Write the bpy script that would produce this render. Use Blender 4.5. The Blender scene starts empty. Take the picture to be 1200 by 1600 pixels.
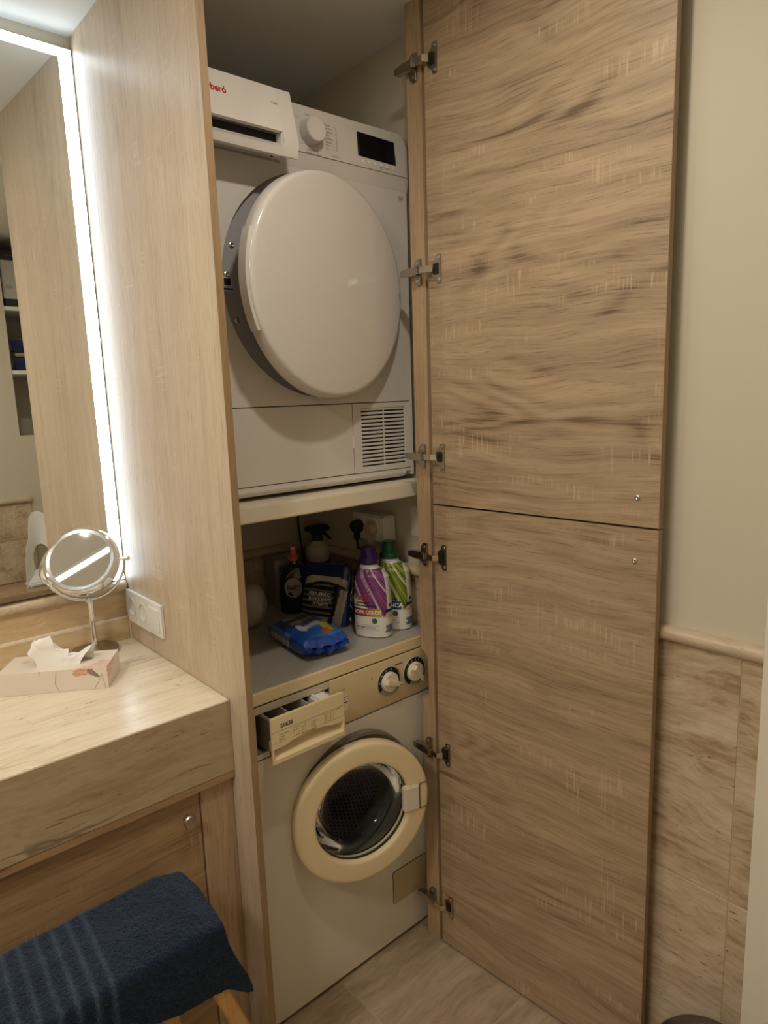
import bpy, bmesh, math, random
from mathutils import Vector, Matrix, noise as mnoise

C = bpy.context.scene.collection
sc = bpy.context.scene
random.seed(7)

# ------------------------------------------------------------------ camera
CAM = Vector((-0.6285, -1.1510, 1.4744))
YAW, PITCH, ROLL = math.radians(-40.8711), math.radians(-9.7559), math.radians(-1.9691)
fwd = Vector((-math.sin(YAW) * math.cos(PITCH), math.cos(YAW) * math.cos(PITCH), math.sin(PITCH)))
rgt = Vector((math.cos(YAW), math.sin(YAW), 0)); upv = rgt.cross(fwd)
r2 = rgt * math.cos(ROLL) + upv * math.sin(ROLL)
u2 = -rgt * math.sin(ROLL) + upv * math.cos(ROLL)
cd = bpy.data.cameras.new('camera'); cam = bpy.data.objects.new('camera', cd); C.objects.link(cam)
cd.sensor_fit = 'HORIZONTAL'; cd.sensor_width = 36.0; cd.lens = 36.0 * 1052.6 / 1200.0
cd.clip_start = 0.02
M = Matrix((r2, u2, -fwd)).transposed().to_4x4(); M.translation = CAM
cam.matrix_world = M
sc.camera = cam

# ------------------------------------------------------------------ colour management, world, main lights
sc.view_settings.view_transform = 'Standard'
try: sc.view_settings.look = 'None'
except Exception: pass
sc.view_settings.gamma = 1.0
sc.view_settings.use_curve_mapping = False
sc.view_settings.exposure = 0.12
w = bpy.data.worlds.new('world'); sc.world = w; w.use_nodes = True
w.node_tree.nodes['Background'].inputs[0].default_value = (1.0, 0.85, 0.66, 1)
w.node_tree.nodes['Background'].inputs[1].default_value = 0.02
LED_COOL = (0.74, 0.89, 1.0, 1); LED_STRENGTH = 6.0
CEIL_LED_STRENGTH = 4.5
WARM = (1.0, 0.90, 0.765)
DOWNLIGHTS = [(0.05, -0.50, 3.6, .038), (-0.62, -0.30, 2.2, .038), (-0.875, 0.085, 3.6, .014)]   # x, y, watts, lens radius
FILL = (-1.45, -0.62, 11.5)                        # added round ceiling lamp for soft fill, out of view
ZC = 2.325

def area_light(name, loc, size, watts, color, rot=(0, 0, 0), spread=math.pi, sy=None):
    l = bpy.data.lights.new(name, 'AREA'); l.energy = watts; l.color = color
    if sy: l.shape = 'RECTANGLE'; l.size = size; l.size_y = sy
    else: l.shape = 'DISK'; l.size = size
    l.spread = spread
    o = bpy.data.objects.new(name, l); o.location = loc; o.rotation_euler = rot; C.objects.link(o); return o

# ------------------------------------------------------------------ materials
MATS = {}
class NT:
    def __init__(s, name):
        s.m = bpy.data.materials.new(name); s.m.use_nodes = True; s.t = s.m.node_tree; s.t.nodes.clear()
        s.out = s.n('ShaderNodeOutputMaterial'); s.b = s.n('ShaderNodeBsdfPrincipled'); s.l(s.b.outputs[0], s.out.inputs[0])
    def n(s, ty, **kw):
        x = s.t.nodes.new(ty)
        for k, v in kw.items(): setattr(x, k, v)
        return x
    def l(s, a, b): s.t.links.new(a, b)
    def math(s, op, a, b=None, c=None, clamp=False):
        x = s.n('ShaderNodeMath', operation=op); x.use_clamp = clamp
        for i, v in enumerate((a, b, c)):
            if v is None: continue
            if isinstance(v, (int, float)): x.inputs[i].default_value = v
            else: s.l(v, x.inputs[i])
        return x.outputs[0]
    def ramp(s, fac, stops):
        x = s.n('ShaderNodeValToRGB'); e = x.color_ramp.elements
        while len(e) < len(stops): e.new(0.5)
        for q, (p, c) in zip(e, stops): q.position = p; q.color = (*c, 1) if len(c) == 3 else c
        s.l(fac, x.inputs[0]); return x.outputs[0]
    def mix(s, fac, a, b, mode='MIX'):
        x = s.n('ShaderNodeMix', data_type='RGBA', blend_type=mode)
        for i, v in ((0, fac), (6, a), (7, b)):
            if isinstance(v, (int, float)): x.inputs[i].default_value = v
            elif isinstance(v, tuple): x.inputs[i].default_value = (*v, 1) if len(v) == 3 else v
            else: s.l(v, x.inputs[i])
        return x.outputs[2]
    def noise(s, vec, scale, detail=2, rough=0.5, dist=0.0):
        x = s.n('ShaderNodeTexNoise'); s.l(vec, x.inputs['Vector']); x.inputs['Scale'].default_value = scale
        x.inputs['Detail'].default_value = detail; x.inputs['Roughness'].default_value = rough; x.inputs['Distortion'].default_value = dist
        return x.outputs[0]
    def scaled(s, vec, sc_):
        x = s.n('ShaderNodeVectorMath', operation='MULTIPLY'); s.l(vec, x.inputs[0]); x.inputs[1].default_value = sc_; return x.outputs[0]
    def add(s, a, b):
        x = s.n('ShaderNodeVectorMath', operation='ADD'); s.l(a, x.inputs[0])
        if isinstance(b, tuple): x.inputs[1].default_value = b
        else: s.l(b, x.inputs[1])
        return x.outputs[0]
    def bump(s, h, strength, dist=0.001):
        x = s.n('ShaderNodeBump'); s.l(h, x.inputs['Height']); x.inputs['Strength'].default_value = strength; x.inputs['Distance'].default_value = dist
        s.l(x.outputs[0], s.b.inputs['Normal'])
    def coords(s):
        tc = s.n('ShaderNodeTexCoord'); oi = s.n('ShaderNodeObjectInfo')
        k = s.math('MULTIPLY', oi.outputs['Random'], 37.0)
        cx = s.n('ShaderNodeCombineXYZ')
        for i in range(3): s.l(k, cx.inputs[i])
        return s.add(tc.outputs['Object'], cx.outputs[0])

def plain(name, col, rough=0.5, metal=0.0, spec=0.5, coat=0.0, emit=None, es=0.0, bump=0.0, bscale=400, alpha=1.0, trans=0.0, ior=1.45, sheen=0.0, var=0.0):
    if name in MATS: return MATS[name]
    k = NT(name); b = k.b
    b.inputs['Base Color'].default_value = (*col, 1); b.inputs['Roughness'].default_value = rough; b.inputs['Metallic'].default_value = metal
    b.inputs['Specular IOR Level'].default_value = spec; b.inputs['Coat Weight'].default_value = coat; b.inputs['Coat Roughness'].default_value = 0.08
    b.inputs['Transmission Weight'].default_value = trans; b.inputs['IOR'].default_value = ior
    b.inputs['Sheen Weight'].default_value = sheen
    if emit: b.inputs['Emission Color'].default_value = (*emit[:3], 1); b.inputs['Emission Strength'].default_value = es
    if bump or var:
        tc = k.n('ShaderNodeTexCoord')
        nz = k.noise(tc.outputs['Object'], bscale, 3)
        if bump: k.bump(nz, bump)
        if var:
            nn = k.noise(tc.outputs['Object'], 6, 4)
            f = k.ramp(nn, [(0.3, tuple(c * (1 - var) for c in col)), (0.7, tuple(min(1, c * (1 + var)) for c in col))])
            k.l(f, b.inputs['Base Color'])
    MATS[name] = k.m; return k.m

def oak(name, axis, light=(0.50, 0.365, 0.235), dark=(0.25, 0.155, 0.085), figure=1.0, rough=0.45, saw=0.5, seed=0.0):
    """light sonoma oak board; axis = grain direction (object axes)"""
    k = NT(name)
    co = k.add(k.coords(), (seed, seed * 1.7, seed * 0.6))
    sep = k.n('ShaderNodeSeparateXYZ'); k.l(co, sep.inputs[0])
    X, Y, Z = sep.outputs
    cx = k.n('ShaderNodeCombineXYZ')
    if axis == 'Z': u, v, w_ = Z, k.math('ADD', X, k.math('MULTIPLY', Y, 1.0)), Y
    elif axis == 'Y': u, v, w_ = Y, Z, X
    else: u, v, w_ = X, k.math('ADD', Z, k.math('MULTIPLY', Y, 0.8)), Y
    k.l(u, cx.inputs[0]); k.l(v, cx.inputs[1]); k.l(w_, cx.inputs[2]); P = cx.outputs[0]
    # slow tilt and warp of the grain
    warp = k.noise(k.scaled(P, (1.7, 3.0, 1.0)), 1.0, 2)
    wv = k.n('ShaderNodeCombineXYZ'); k.l(k.math('MULTIPLY', k.math('SUBTRACT', warp, 0.5), 0.10 * figure), wv.inputs[1])
    Q = k.add(P, wv.outputs[0])
    # cathedral figure : contour lines of a stretched field
    N = k.noise(k.scaled(Q, (1.7, 6.5, 1.0)), 1.0, 2.0, 0.4, 0.2)
    cont = k.math('SINE', k.math('MULTIPLY', N, 62.0))
    cont = k.math('MULTIPLY_ADD', cont, 0.5, 0.5)
    # tone bands and fibres
    band = k.noise(k.scaled(Q, (1.7, 26, 1.0)), 1.0, 6, 0.66)
    fib = k.noise(k.scaled(Q, (4.5, 150, 1.0)), 1.0, 5, 0.72)
    pore = k.noise(k.scaled(Q, (15, 380, 1.0)), 1.0, 3, 0.6)
    fm = k.ramp(k.noise(k.scaled(P, (2.4, 5.0, 1.0)), 1.0, 2), [(0.44, (.25, .25, .25)), (0.62, (1, 1, 1))])
    t = k.math('MULTIPLY', k.math('MULTIPLY', cont, fm), 0.30 * figure)
    t = k.math('ADD', t, k.math('MULTIPLY', band, 1.75))
    t = k.math('ADD', t, k.math('MULTIPLY', fib, 1.40))
    mid = tuple(0.55 * a + 0.45 * b for a, b in zip(light, dark))
    col = k.ramp(k.math('MULTIPLY_ADD', t, 1.0, -1.20), [(0.12, light), (0.48, tuple(0.75 * a + 0.25 * b for a, b in zip(light, dark))), (0.72, mid), (0.98, dark)])
    pm = k.ramp(pore, [(0.32, (1, 1, 1)), (0.44, (0, 0, 0))])
    col = k.mix(k.math('MULTIPLY', pm, 0.48), col, tuple(c * 0.62 for c in dark))
    # pale saw strokes across the grain
    s1 = k.noise(k.scaled(P, (210, 9, 1.0)), 1.0, 1, 0.5)
    s2 = k.noise(k.scaled(P, (5.5, 16, 1.0)), 1.0, 2, 0.5)
    sm = k.math('MULTIPLY', k.ramp(s1, [(0.56, (0, 0, 0)), (0.66, (1, 1, 1))]), k.ramp(s2, [(0.57, (0, 0, 0)), (0.66, (1, 1, 1))]))
    col = k.mix(k.math('MULTIPLY', sm, saw), col, tuple(min(1, c * 1.22 + 0.02) for c in light))
    k.l(col, k.b.inputs['Base Color'])
    k.b.inputs['Roughness'].default_value = rough; k.b.inputs['Specular IOR Level'].default_value = 0.4
    k.bump(k.math('ADD', fib, k.math('MULTIPLY', pore, 0.5)), 0.16, 0.0006)
    return k.m

def travertine(name, along='X', base=(0.60, 0.475, 0.335), dark=(0.36, 0.25, 0.15), light=(0.72, 0.62, 0.48), rough=0.3, veins=1.0, pits=1.0, seed=0.0, tilt=0.0, coat=0.0, warpamt=0.10):
    k = NT(name); co = k.add(k.coords(), (seed, seed * 2.1, seed * 0.7))
    if tilt:
        rt = k.n('ShaderNodeVectorRotate', rotation_type='X_AXIS'); k.l(co, rt.inputs['Vector']); rt.inputs['Angle'].default_value = tilt; co = rt.outputs[0]
    st = {'X': (1.2, 9, 9), 'Y': (9, 1.2, 9), 'Z': (9, 9, 1.2), 'FX': (1.2, 9, 9), 'YZ': (9, 1.6, 9)}[along]
    warp = k.noise(co, 4.0, 3); wv = k.n('ShaderNodeCombineXYZ')
    ww = k.math('MULTIPLY', k.math('SUBTRACT', warp, 0.5), warpamt)
    for i in range(3): k.l(ww, wv.inputs[i])
    Q = k.add(co, wv.outputs[0])
    a = k.noise(k.scaled(Q, st), 1.6, 6, 0.62)
    fine = k.noise(k.scaled(Q, tuple(q * 3 for q in st)), 3.0, 7, 0.72)
    t = k.math('ADD', k.math('MULTIPLY', a, 0.58), k.math('MULTIPLY', fine, 0.52))
    col = k.ramp(t, [(0.41, dark), (0.49, tuple(0.6 * x + 0.4 * y for x, y in zip(base, dark))), (0.55, base), (0.68, light)])
    # long thin cracks
    v = k.noise(k.scaled(Q, tuple(q * 0.8 for q in st)), 1.3, 3, 0.5)
    vd = k.math('ABSOLUTE', k.math('SUBTRACT', v, 0.52))
    brk = k.noise(k.scaled(co, tuple(q * 1.5 for q in st)), 2.0, 3)
    vm = k.math('MULTIPLY', k.ramp(vd, [(0.0, (1, 1, 1)), (0.010, (0, 0, 0))]), k.ramp(brk, [(0.50, (0, 0, 0)), (0.58, (1, 1, 1))]))
    col = k.mix(k.math('MULTIPLY', vm, 0.75 * veins), col, tuple(c * 0.45 for c in dark))
    # pits
    pn = k.noise(k.scaled(co, tuple(q * 7 for q in st)), 3.2, 2, 0.5)
    pz = k.noise(k.scaled(co, st), 1.4, 2)
    pm = k.math('MULTIPLY', k.ramp(pn, [(0.68, (0, 0, 0)), (0.72, (1, 1, 1))]), k.ramp(pz, [(0.44, (0, 0, 0)), (0.56, (1, 1, 1))]))
    col = k.mix(k.math('MULTIPLY', pm, 0.8 * pits), col, tuple(c * 0.35 for c in dark))
    k.l(col, k.b.inputs['Base Color'])
    k.b.inputs['Roughness'].default_value = rough; k.b.inputs['Coat Weight'].default_value = coat
    h = k.math('SUBTRACT', k.math('MULTIPLY', fine, 0.5), k.math('ADD', k.math('MULTIPLY', pm, 1.5 * pits), k.math('MULTIPLY', vm, veins)))
    k.bump(h, 0.35, 0.0012)
    return k.m

def printed(name, rough=0.35, coat=0.0, spec=0.5, bump=0.0):
    """colour comes from the print stored on the mesh (flat print on packaging)"""
    k = NT(name); a = k.n('ShaderNodeVertexColor'); a.layer_name = 'print'
    k.l(a.outputs[0], k.b.inputs['Base Color']); k.b.inputs['Roughness'].default_value = rough; k.b.inputs['Coat Weight'].default_value = coat
    k.b.inputs['Specular IOR Level'].default_value = spec
    if bump:
        tc = k.n('ShaderNodeTexCoord'); k.bump(k.noise(tc.outputs['Object'], 60, 3), bump, 0.004)
    return k.m

OAK_V = oak('oak_vertical_grain', 'Z', light=(0.60, 0.49, 0.365), dark=(0.36, 0.26, 0.17), figure=0.55, saw=0.35, rough=0.40)
OAK_STILE = oak('oak_stile', 'Z', light=(0.50, 0.36, 0.225), dark=(0.27, 0.17, 0.09), figure=0.5, saw=0.1)
OAK_D = oak('oak_horizontal_grain', 'Y', light=(0.47, 0.345, 0.222), dark=(0.155, 0.098, 0.055), figure=1.15, saw=0.62, rough=0.5)
OAK_X = oak('oak_cabinet_front', 'X', light=(0.45, 0.30, 0.16), dark=(0.19, 0.11, 0.05), figure=1.0, saw=0.5)
OAK_EDGE = oak('oak_edge_band', 'Z', light=(0.36, 0.245, 0.135), dark=(0.25, 0.16, 0.08), figure=0.2, saw=0.0)
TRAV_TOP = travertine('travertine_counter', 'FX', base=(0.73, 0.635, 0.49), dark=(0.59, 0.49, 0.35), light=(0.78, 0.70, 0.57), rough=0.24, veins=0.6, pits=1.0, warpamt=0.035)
TRAV_APRON = travertine('travertine_apron', 'X', base=(0.44, 0.335, 0.21), dark=(0.335, 0.245, 0.145), light=(0.485, 0.385, 0.26), rough=0.35, pits=0.9)  # same stone as the counter, darkened for the weaker light on its front
TRAV_WALL = travertine('travertine_tile', 'YZ', base=(0.55, 0.435, 0.30), dark=(0.33, 0.225, 0.13), light=(0.66, 0.56, 0.42), rough=0.35, veins=0.35, pits=1.0)
TRAV_BACK = travertine('travertine_splash', 'X', base=(0.60, 0.44, 0.255), dark=(0.42, 0.28, 0.14), light=(0.66, 0.52, 0.34), rough=0.35, veins=0.2, pits=0.35)
TRAV_RAIL = travertine('travertine_rail', 'YZ', base=(0.55, 0.44, 0.31), dark=(0.40, 0.30, 0.19), light=(0.62, 0.52, 0.39), rough=0.3, veins=0.2, pits=0.5)
TRAV_FLOOR = travertine('travertine_floor', 'FX', base=(0.39, 0.30, 0.20), dark=(0.27, 0.195, 0.125), light=(0.47, 0.38, 0.27), rough=0.33, veins=0.25, pits=0.35)
GROUT = plain('grout', (0.50, 0.42, 0.31), 0.8)
PLASTER = plain('wall_paint', (0.61, 0.56, 0.45), 0.75, bump=0.08, bscale=120)
PLASTER_IN = plain('closet_wall_paint', (0.60, 0.53, 0.42), 0.8, bump=0.08, bscale=120)
CEIL = plain('ceiling_paint', (0.80, 0.80, 0.77), 0.85, bump=0.1, bscale=160)
WHITE_TRIM = plain('white_trim_paint', (0.78, 0.73, 0.62), 0.5)
ENAMEL = plain('dryer_enamel', (0.66, 0.635, 0.605), 0.33, spec=0.4)
DRY_PLASTIC = plain('dryer_plastic', (0.66, 0.635, 0.605), 0.38)
DRY_GLOSS = plain('dryer_door_gloss', (0.66, 0.635, 0.605), 0.16, coat=0.4)
DRY_GREY = plain('dryer_grey_plastic', (0.36, 0.355, 0.37), 0.42)
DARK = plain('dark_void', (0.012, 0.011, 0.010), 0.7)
BLACKGLASS = plain('display_glass', (0.006, 0.006, 0.008), 0.08)
ENAMEL_W = plain('washer_enamel', (0.75, 0.70, 0.60), 0.32, spec=0.45)
CREAM = plain('cream_plastic', (0.81, 0.68, 0.43), 0.38)
CREAM_LT = plain('pale_cream_plastic', (0.82, 0.75, 0.58), 0.35)
CREAM_GR = plain('aged_plastic', (0.55, 0.45, 0.28), 0.45)
GREYPLASTIC = plain('grey_plastic', (0.25, 0.23, 0.20), 0.4)
BEZEL = plain('porthole_bezel', (0.17, 0.15, 0.12), 0.35)
RUBBER = plain('gasket_rubber', (0.10, 0.10, 0.095), 0.42)
STEEL = plain('steel', (0.55, 0.54, 0.52), 0.28, metal=1.0)
DRUM = plain('drum_steel', (0.50, 0.49, 0.46), 0.42, metal=0.65)
CHROME = plain('chrome', (0.86, 0.86, 0.87), 0.06, metal=1.0)
NICKEL = plain('hinge_nickel', (0.46, 0.42, 0.36), 0.25, metal=1.0)
BRONZE = plain('dark_nickel', (0.58, 0.51, 0.43), 0.34, metal=1.0)
MIRROR = plain('mirror_silver', (0.90, 0.92, 0.91), 0.0, metal=1.0)
MIRROR2 = plain('hand_mirror_silver', (0.90, 0.92, 0.92), 0.01, metal=1.0)
SATIN = plain('satin_ring', (0.72, 0.74, 0.77), 0.22, metal=0.9)
WHITEPL = plain('white_plastic', (0.82, 0.82, 0.79), 0.28, coat=0.2)
WHITESOCK = plain('socket_plastic', (0.80, 0.78, 0.72), 0.35)
INK = plain('black_ink', (0.02, 0.02, 0.02), 0.5)
INKBROWN = plain('brown_ink', (0.14, 0.10, 0.06), 0.5)
INKRED = plain('red_ink', (0.42, 0.012, 0.012), 0.5)
INKGREY = plain('grey_ink', (0.22, 0.21, 0.20), 0.5)
INKWHITE = plain('white_ink', (0.85, 0.84, 0.80), 0.45)
INKBLUE = plain('blue_ink', (0.02, 0.07, 0.32), 0.4)
INKNAVY = plain('navy_ink', (0.02, 0.03, 0.09), 0.45)
INKGREEN = plain('green_ink', (0.05, 0.14, 0.05), 0.45)
INKYEL = plain('yellow_ink', (0.75, 0.50, 0.05), 0.45)
LED_M = plain('led_diffuser', (0.9, 0.9, 0.9), 0.4, emit=LED_COOL, es=LED_STRENGTH)
CEIL_LED = plain('ceiling_led_diffuser', (0.9, 0.9, 0.9), 0.4, emit=(1.0, 0.95, 0.88), es=CEIL_LED_STRENGTH)
LAMP_M = plain('downlight_lens', (0.9, 0.9, 0.9), 0.4, emit=(1.0, 0.86, 0.66), es=25.0)
GLASS = plain('door_glass', (0.93, 0.95, 0.94), 0.02, trans=1.0, ior=1.25)
def mk_thin_glass():
    k = NT('thin_door_glass'); k.t.nodes.remove(k.b)
    tr = k.n('ShaderNodeBsdfTransparent'); tr.inputs[0].default_value = (.80, .82, .81, 1); gl = k.n('ShaderNodeBsdfGlossy'); gl.inputs['Roughness'].default_value = .03
    fr = k.n('ShaderNodeFresnel'); fr.inputs[0].default_value = 1.28; mx = k.n('ShaderNodeMixShader')
    k.l(fr.outputs[0], mx.inputs[0]); k.l(tr.outputs[0], mx.inputs[1]); k.l(gl.outputs[0], mx.inputs[2]); k.l(mx.outputs[0], k.out.inputs[0]); return k.m
GLASS = mk_thin_glass()
LAMINATE = None
def mk_laminate():
    k = NT('speckled_laminate'); tc = k.n('ShaderNodeTexCoord')
    nz = k.noise(tc.outputs['Object'], 420, 2, 0.6)
    k.l(k.ramp(nz, [(0.35, (0.26, 0.245, 0.22)), (0.5, (0.42, 0.40, 0.36)), (0.66, (0.55, 0.53, 0.48))]), k.b.inputs['Base Color'])
    k.b.inputs['Roughness'].default_value = 0.42; return k.m
LAMINATE = mk_laminate()
def mk_towel():
    k = NT('navy_terry'); tc = k.n('ShaderNodeTexCoord')
    a = k.n('ShaderNodeVertexColor'); a.layer_name = 'print'
    nz = k.noise(tc.outputs['Object'], 480, 3, 0.7)
    big = k.noise(tc.outputs['Object'], 26, 4, 0.6)
    c = k.mix(1.0, a.outputs[0], k.ramp(nz, [(0.32, (0.25, 0.25, 0.25)), (0.5, (.9, .9, .9)), (0.68, (2.6, 2.6, 2.5))]), 'MULTIPLY')
    c = k.mix(1.0, c, k.ramp(big, [(0.3, (0.72, 0.72, 0.72)), (0.75, (1.35, 1.35, 1.3))]), 'MULTIPLY')
    k.l(c, k.b.inputs['Base Color']); k.b.inputs['Roughness'].default_value = 0.95; k.b.inputs['Specular IOR Level'].default_value = 0.1
    k.b.inputs['Sheen Weight'].default_value = 0.55; k.b.inputs['Sheen Roughness'].default_value = 0.5
    k.b.inputs['Sheen Tint'].default_value = (0.55, 0.72, 1.0, 1)
    k.bump(nz, 0.9, 0.003); return k.m
TERRY = mk_towel()
BEECH = oak('stool_wood', 'Z', light=(0.62, 0.36, 0.13), dark=(0.44, 0.22, 0.07), figure=0.3, saw=0.0, rough=0.35)
NAVY = plain('navy_cloth', (0.010, 0.022, 0.075), 0.95, bump=0.5, bscale=500, sheen=0.3)

# ------------------------------------------------------------------ geometry helpers
def bm_new(): return bmesh.new()
def box(bm, x0, x1, y0, y1, z0, z1, bev=0.0, seg=2):
    vs = [bm.verts.new(p) for p in ((x0, y0, z0), (x1, y0, z0), (x1, y1, z0), (x0, y1, z0), (x0, y0, z1), (x1, y0, z1), (x1, y1, z1), (x0, y1, z1))]
    fs = [bm.faces.new([vs[i] for i in f]) for f in ((3, 2, 1, 0), (4, 5, 6, 7), (0, 1, 5, 4), (1, 2, 6, 5), (2, 3, 7, 6), (3, 0, 4, 7))]
    if bev > 0:
        es = list({e for f in fs for e in f.edges})
        bmesh.ops.bevel(bm, geom=es, offset=bev, segments=seg, affect='EDGES', clamp_overlap=True)
    return bm
def frame_from(ax):
    ax = Vector(ax).normalized(); t = Vector((0, 0, 1)) if abs(ax.z) < 0.9 else Vector((1, 0, 0))
    e1 = t.cross(ax).normalized(); e2 = ax.cross(e1); return e1, e2, ax
def lathe(bm, prof, c, ax, seg=48, cap0=True, cap1=True, closed=False):
    """prof = [(radius, height along axis)]"""
    e1, e2, a = frame_from(ax); c = Vector(c); rings = []
    for r, h in prof:
        if r < 1e-6: rings.append([bm.verts.new(c + a * h)])
        else: rings.append([bm.verts.new(c + a * h + (e1 * math.cos(t) + e2 * math.sin(t)) * r) for t in (2 * math.pi * i / seg for i in range(seg))])
    prs = list(zip(rings, rings[1:])) + ([(rings[-1], rings[0])] if closed else [])
    for A, B in prs:
        for i in range(seg):
            j = (i + 1) % seg
            if len(A) == 1 and len(B) == 1: continue
            if len(A) == 1: bm.faces.new((A[0], B[j], B[i]))
            elif len(B) == 1: bm.faces.new((A[i], A[j], B[0]))
            else: bm.faces.new((A[i], A[j], B[j], B[i]))
    if not closed:
        if cap0 and len(rings[0]) > 2: bm.faces.new(list(reversed(rings[0])))
        if cap1 and len(rings[-1]) > 2: bm.faces.new(rings[-1])
    return bm
def cyl(bm, a, b, r, seg=20, r1=None):
    a, b = Vector(a), Vector(b); return lathe(bm, [(r, 0), (r if r1 is None else r1, (b - a).length)], a, b - a, seg)
def tube(bm, pts, r, seg=10, cyclic=False):
    pts = [Vector(p) for p in pts]; n = len(pts); rings = []; prev = None
    for i, p in enumerate(pts):
        if cyclic: t = pts[(i + 1) % n] - pts[i - 1]
        else: t = pts[min(i + 1, n - 1)] - pts[max(i - 1, 0)]
        t.normalize()
        if prev is None: e1 = frame_from(t)[0]
        else:
            e1 = prev - t * prev.dot(t); e1.normalize()
        prev = e1; e2 = t.cross(e1)
        rr = r[i] if isinstance(r, (list, tuple)) else r
        rings.append([bm.verts.new(p + (e1 * math.cos(q) + e2 * math.sin(q)) * rr) for q in (2 * math.pi * k / seg for k in range(seg))])
    for A, B in list(zip(rings, rings[1:])) + ([(rings[-1], rings[0])] if cyclic else []):
        for k in range(seg):
            j = (k + 1) % seg; bm.faces.new((A[k], A[j], B[j], B[k]))
    if not cyclic: bm.faces.new(list(reversed(rings[0]))); bm.faces.new(rings[-1])
    return bm
def prism(bm, poly, mapf, d0, d1, bev=0.0):
    """poly = [(a, b)], mapf(a, b, d) -> xyz"""
    A = [bm.verts.new(mapf(a, b, d0)) for a, b in poly]; B = [bm.verts.new(mapf(a, b, d1)) for a, b in poly]; n = len(poly)
    fs = [bm.faces.new(list(reversed(A))), bm.faces.new(B)]
    for i in range(n): fs.append(bm.faces.new((A[i], A[(i + 1) % n], B[(i + 1) % n], B[i])))
    if bev: bmesh.ops.bevel(bm, geom=list({e for f in fs for e in f.edges}), offset=bev, segments=2, affect='EDGES', clamp_overlap=True)
    return bm
XZ = lambda a, b, d: (a, d, b)
YZ = lambda a, b, d: (d, a, b)
XY = lambda a, b, d: (a, b, d)
def rounded(x0, x1, z0, z1, r, n=6, corners=(1, 1, 1, 1)):
    out = []
    for (cx, cz, a0, on) in ((x1, z1, 0, corners[0]), (x0, z1, 90, corners[1]), (x0, z0, 180, corners[2]), (x1, z0, 270, corners[3])):
        if not on: out.append((cx, cz)); continue
        ccx = cx - r if cx == x1 else cx + r; ccz = cz - r if cz == z1 else cz + r
        for i in range(n + 1):
            t = math.radians(a0 + 90 * i / n); out.append((ccx + r * math.cos(t), ccz + r * math.sin(t)))
    return out
def plate_hole(bm, x0, x1, z0, z1, cx, cz, R, y, depth=0.0, seg=64):
    """rectangular plate in the XZ plane with a round hole; the hole wall runs back by depth"""
    ang = sorted(set([2 * math.pi * i / seg for i in range(seg)] + [math.atan2(q[1] - cz, q[0] - cx) % (2 * math.pi) for q in ((x0, z0), (x1, z0), (x1, z1), (x0, z1))]))
    inn, out, bk = [], [], []
    for t in ang:
        dx, dz = math.cos(t), math.sin(t); s = []
        if dx > 1e-9: s.append((x1 - cx) / dx)
        if dx < -1e-9: s.append((x0 - cx) / dx)
        if dz > 1e-9: s.append((z1 - cz) / dz)
        if dz < -1e-9: s.append((z0 - cz) / dz)
        s = min(s)
        inn.append(bm.verts.new((cx + R * dx, y, cz + R * dz))); out.append(bm.verts.new((cx + s * dx, y, cz + s * dz)))
        if depth: bk.append(bm.verts.new((cx + R * dx, y + depth, cz + R * dz)))
    n = len(ang)
    for i in range(n):
        j = (i + 1) % n
        bm.faces.new((out[i], inn[i], inn[j], out[j]))
        if depth: bm.faces.new((inn[i], bk[i], bk[j], inn[j]))
    return bm
def grid(bm, fn, nu, nv, colfn=None, wrap=False):
    lay = None; V = []
    for j in range(nv + 1):
        V.append([bm.verts.new(fn(i / nu, j / nv)) for i in range(nu + (0 if wrap else 1))])
    for j in range(nv):
        for i in range(nu):
            k = (i + 1) % nu if wrap else i + 1
            bm.faces.new((V[j][i], V[j][k], V[j + 1][k], V[j + 1][i]))
    return V

ROOTM = {}
def finish(name, bm, mat, smooth=35, loc=None, local=False, cols=None):
    me = bpy.data.meshes.new(name)
    bmesh.ops.recalc_face_normals(bm, faces=bm.faces[:])
    bm.to_mesh(me); bm.free()
    for q in me.polygons: q.use_smooth = True
    me.set_sharp_from_angle(angle=math.radians(smooth))
    if isinstance(mat, (list, tuple)):
        for q in mat: me.materials.append(q)
    else: me.materials.append(mat)
    if cols:
        at = me.color_attributes.new('print', 'FLOAT_COLOR', 'POINT')
        flat = []
        for v in me.vertices: flat += [*cols(v.co), 1.0]
        at.data.foreach_set('color', flat)
    return me
def obj(name, bm, mat, parent=None, smooth=35, world=True, origin=None, cols=None, kind=None):
    """one linked mesh object. With a parent: world-space vertices are moved into the parent's frame."""
    me = finish(name, bm, mat, smooth, cols=cols)
    o = bpy.data.objects.new(name, me); C.objects.link(o)
    if parent is not None:
        if world: me.transform(ROOTM[parent.name].inverted())
        o.parent = parent; ROOTM[o.name] = ROOTM[parent.name]
    else:
        org = Vector(origin) if origin is not None else Vector((0, 0, 0))
        if world: me.transform(Matrix.Translation(-org))
        o.location = org; ROOTM[o.name] = Matrix.Translation(org)
    if kind: o['kind'] = kind
    return o
def tag(o, label=None, cat=None, group=None, kind=None):
    if label: o['label'] = label
    if cat: o['category'] = cat
    if group: o['group'] = group
    if kind: o['kind'] = kind
    return o
def thing(name, label, cat, loc=(0, 0, 0), rotz=0.0, group=None):
    o = bpy.data.objects.new(name, None); o.empty_display_size = 0.05; C.objects.link(o)
    o.location = loc; o.rotation_euler = (0, 0, rotz)
    ROOTM[o.name] = Matrix.Translation(loc) @ Matrix.Rotation(rotz, 4, 'Z')
    return tag(o, label, cat, group)
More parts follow.
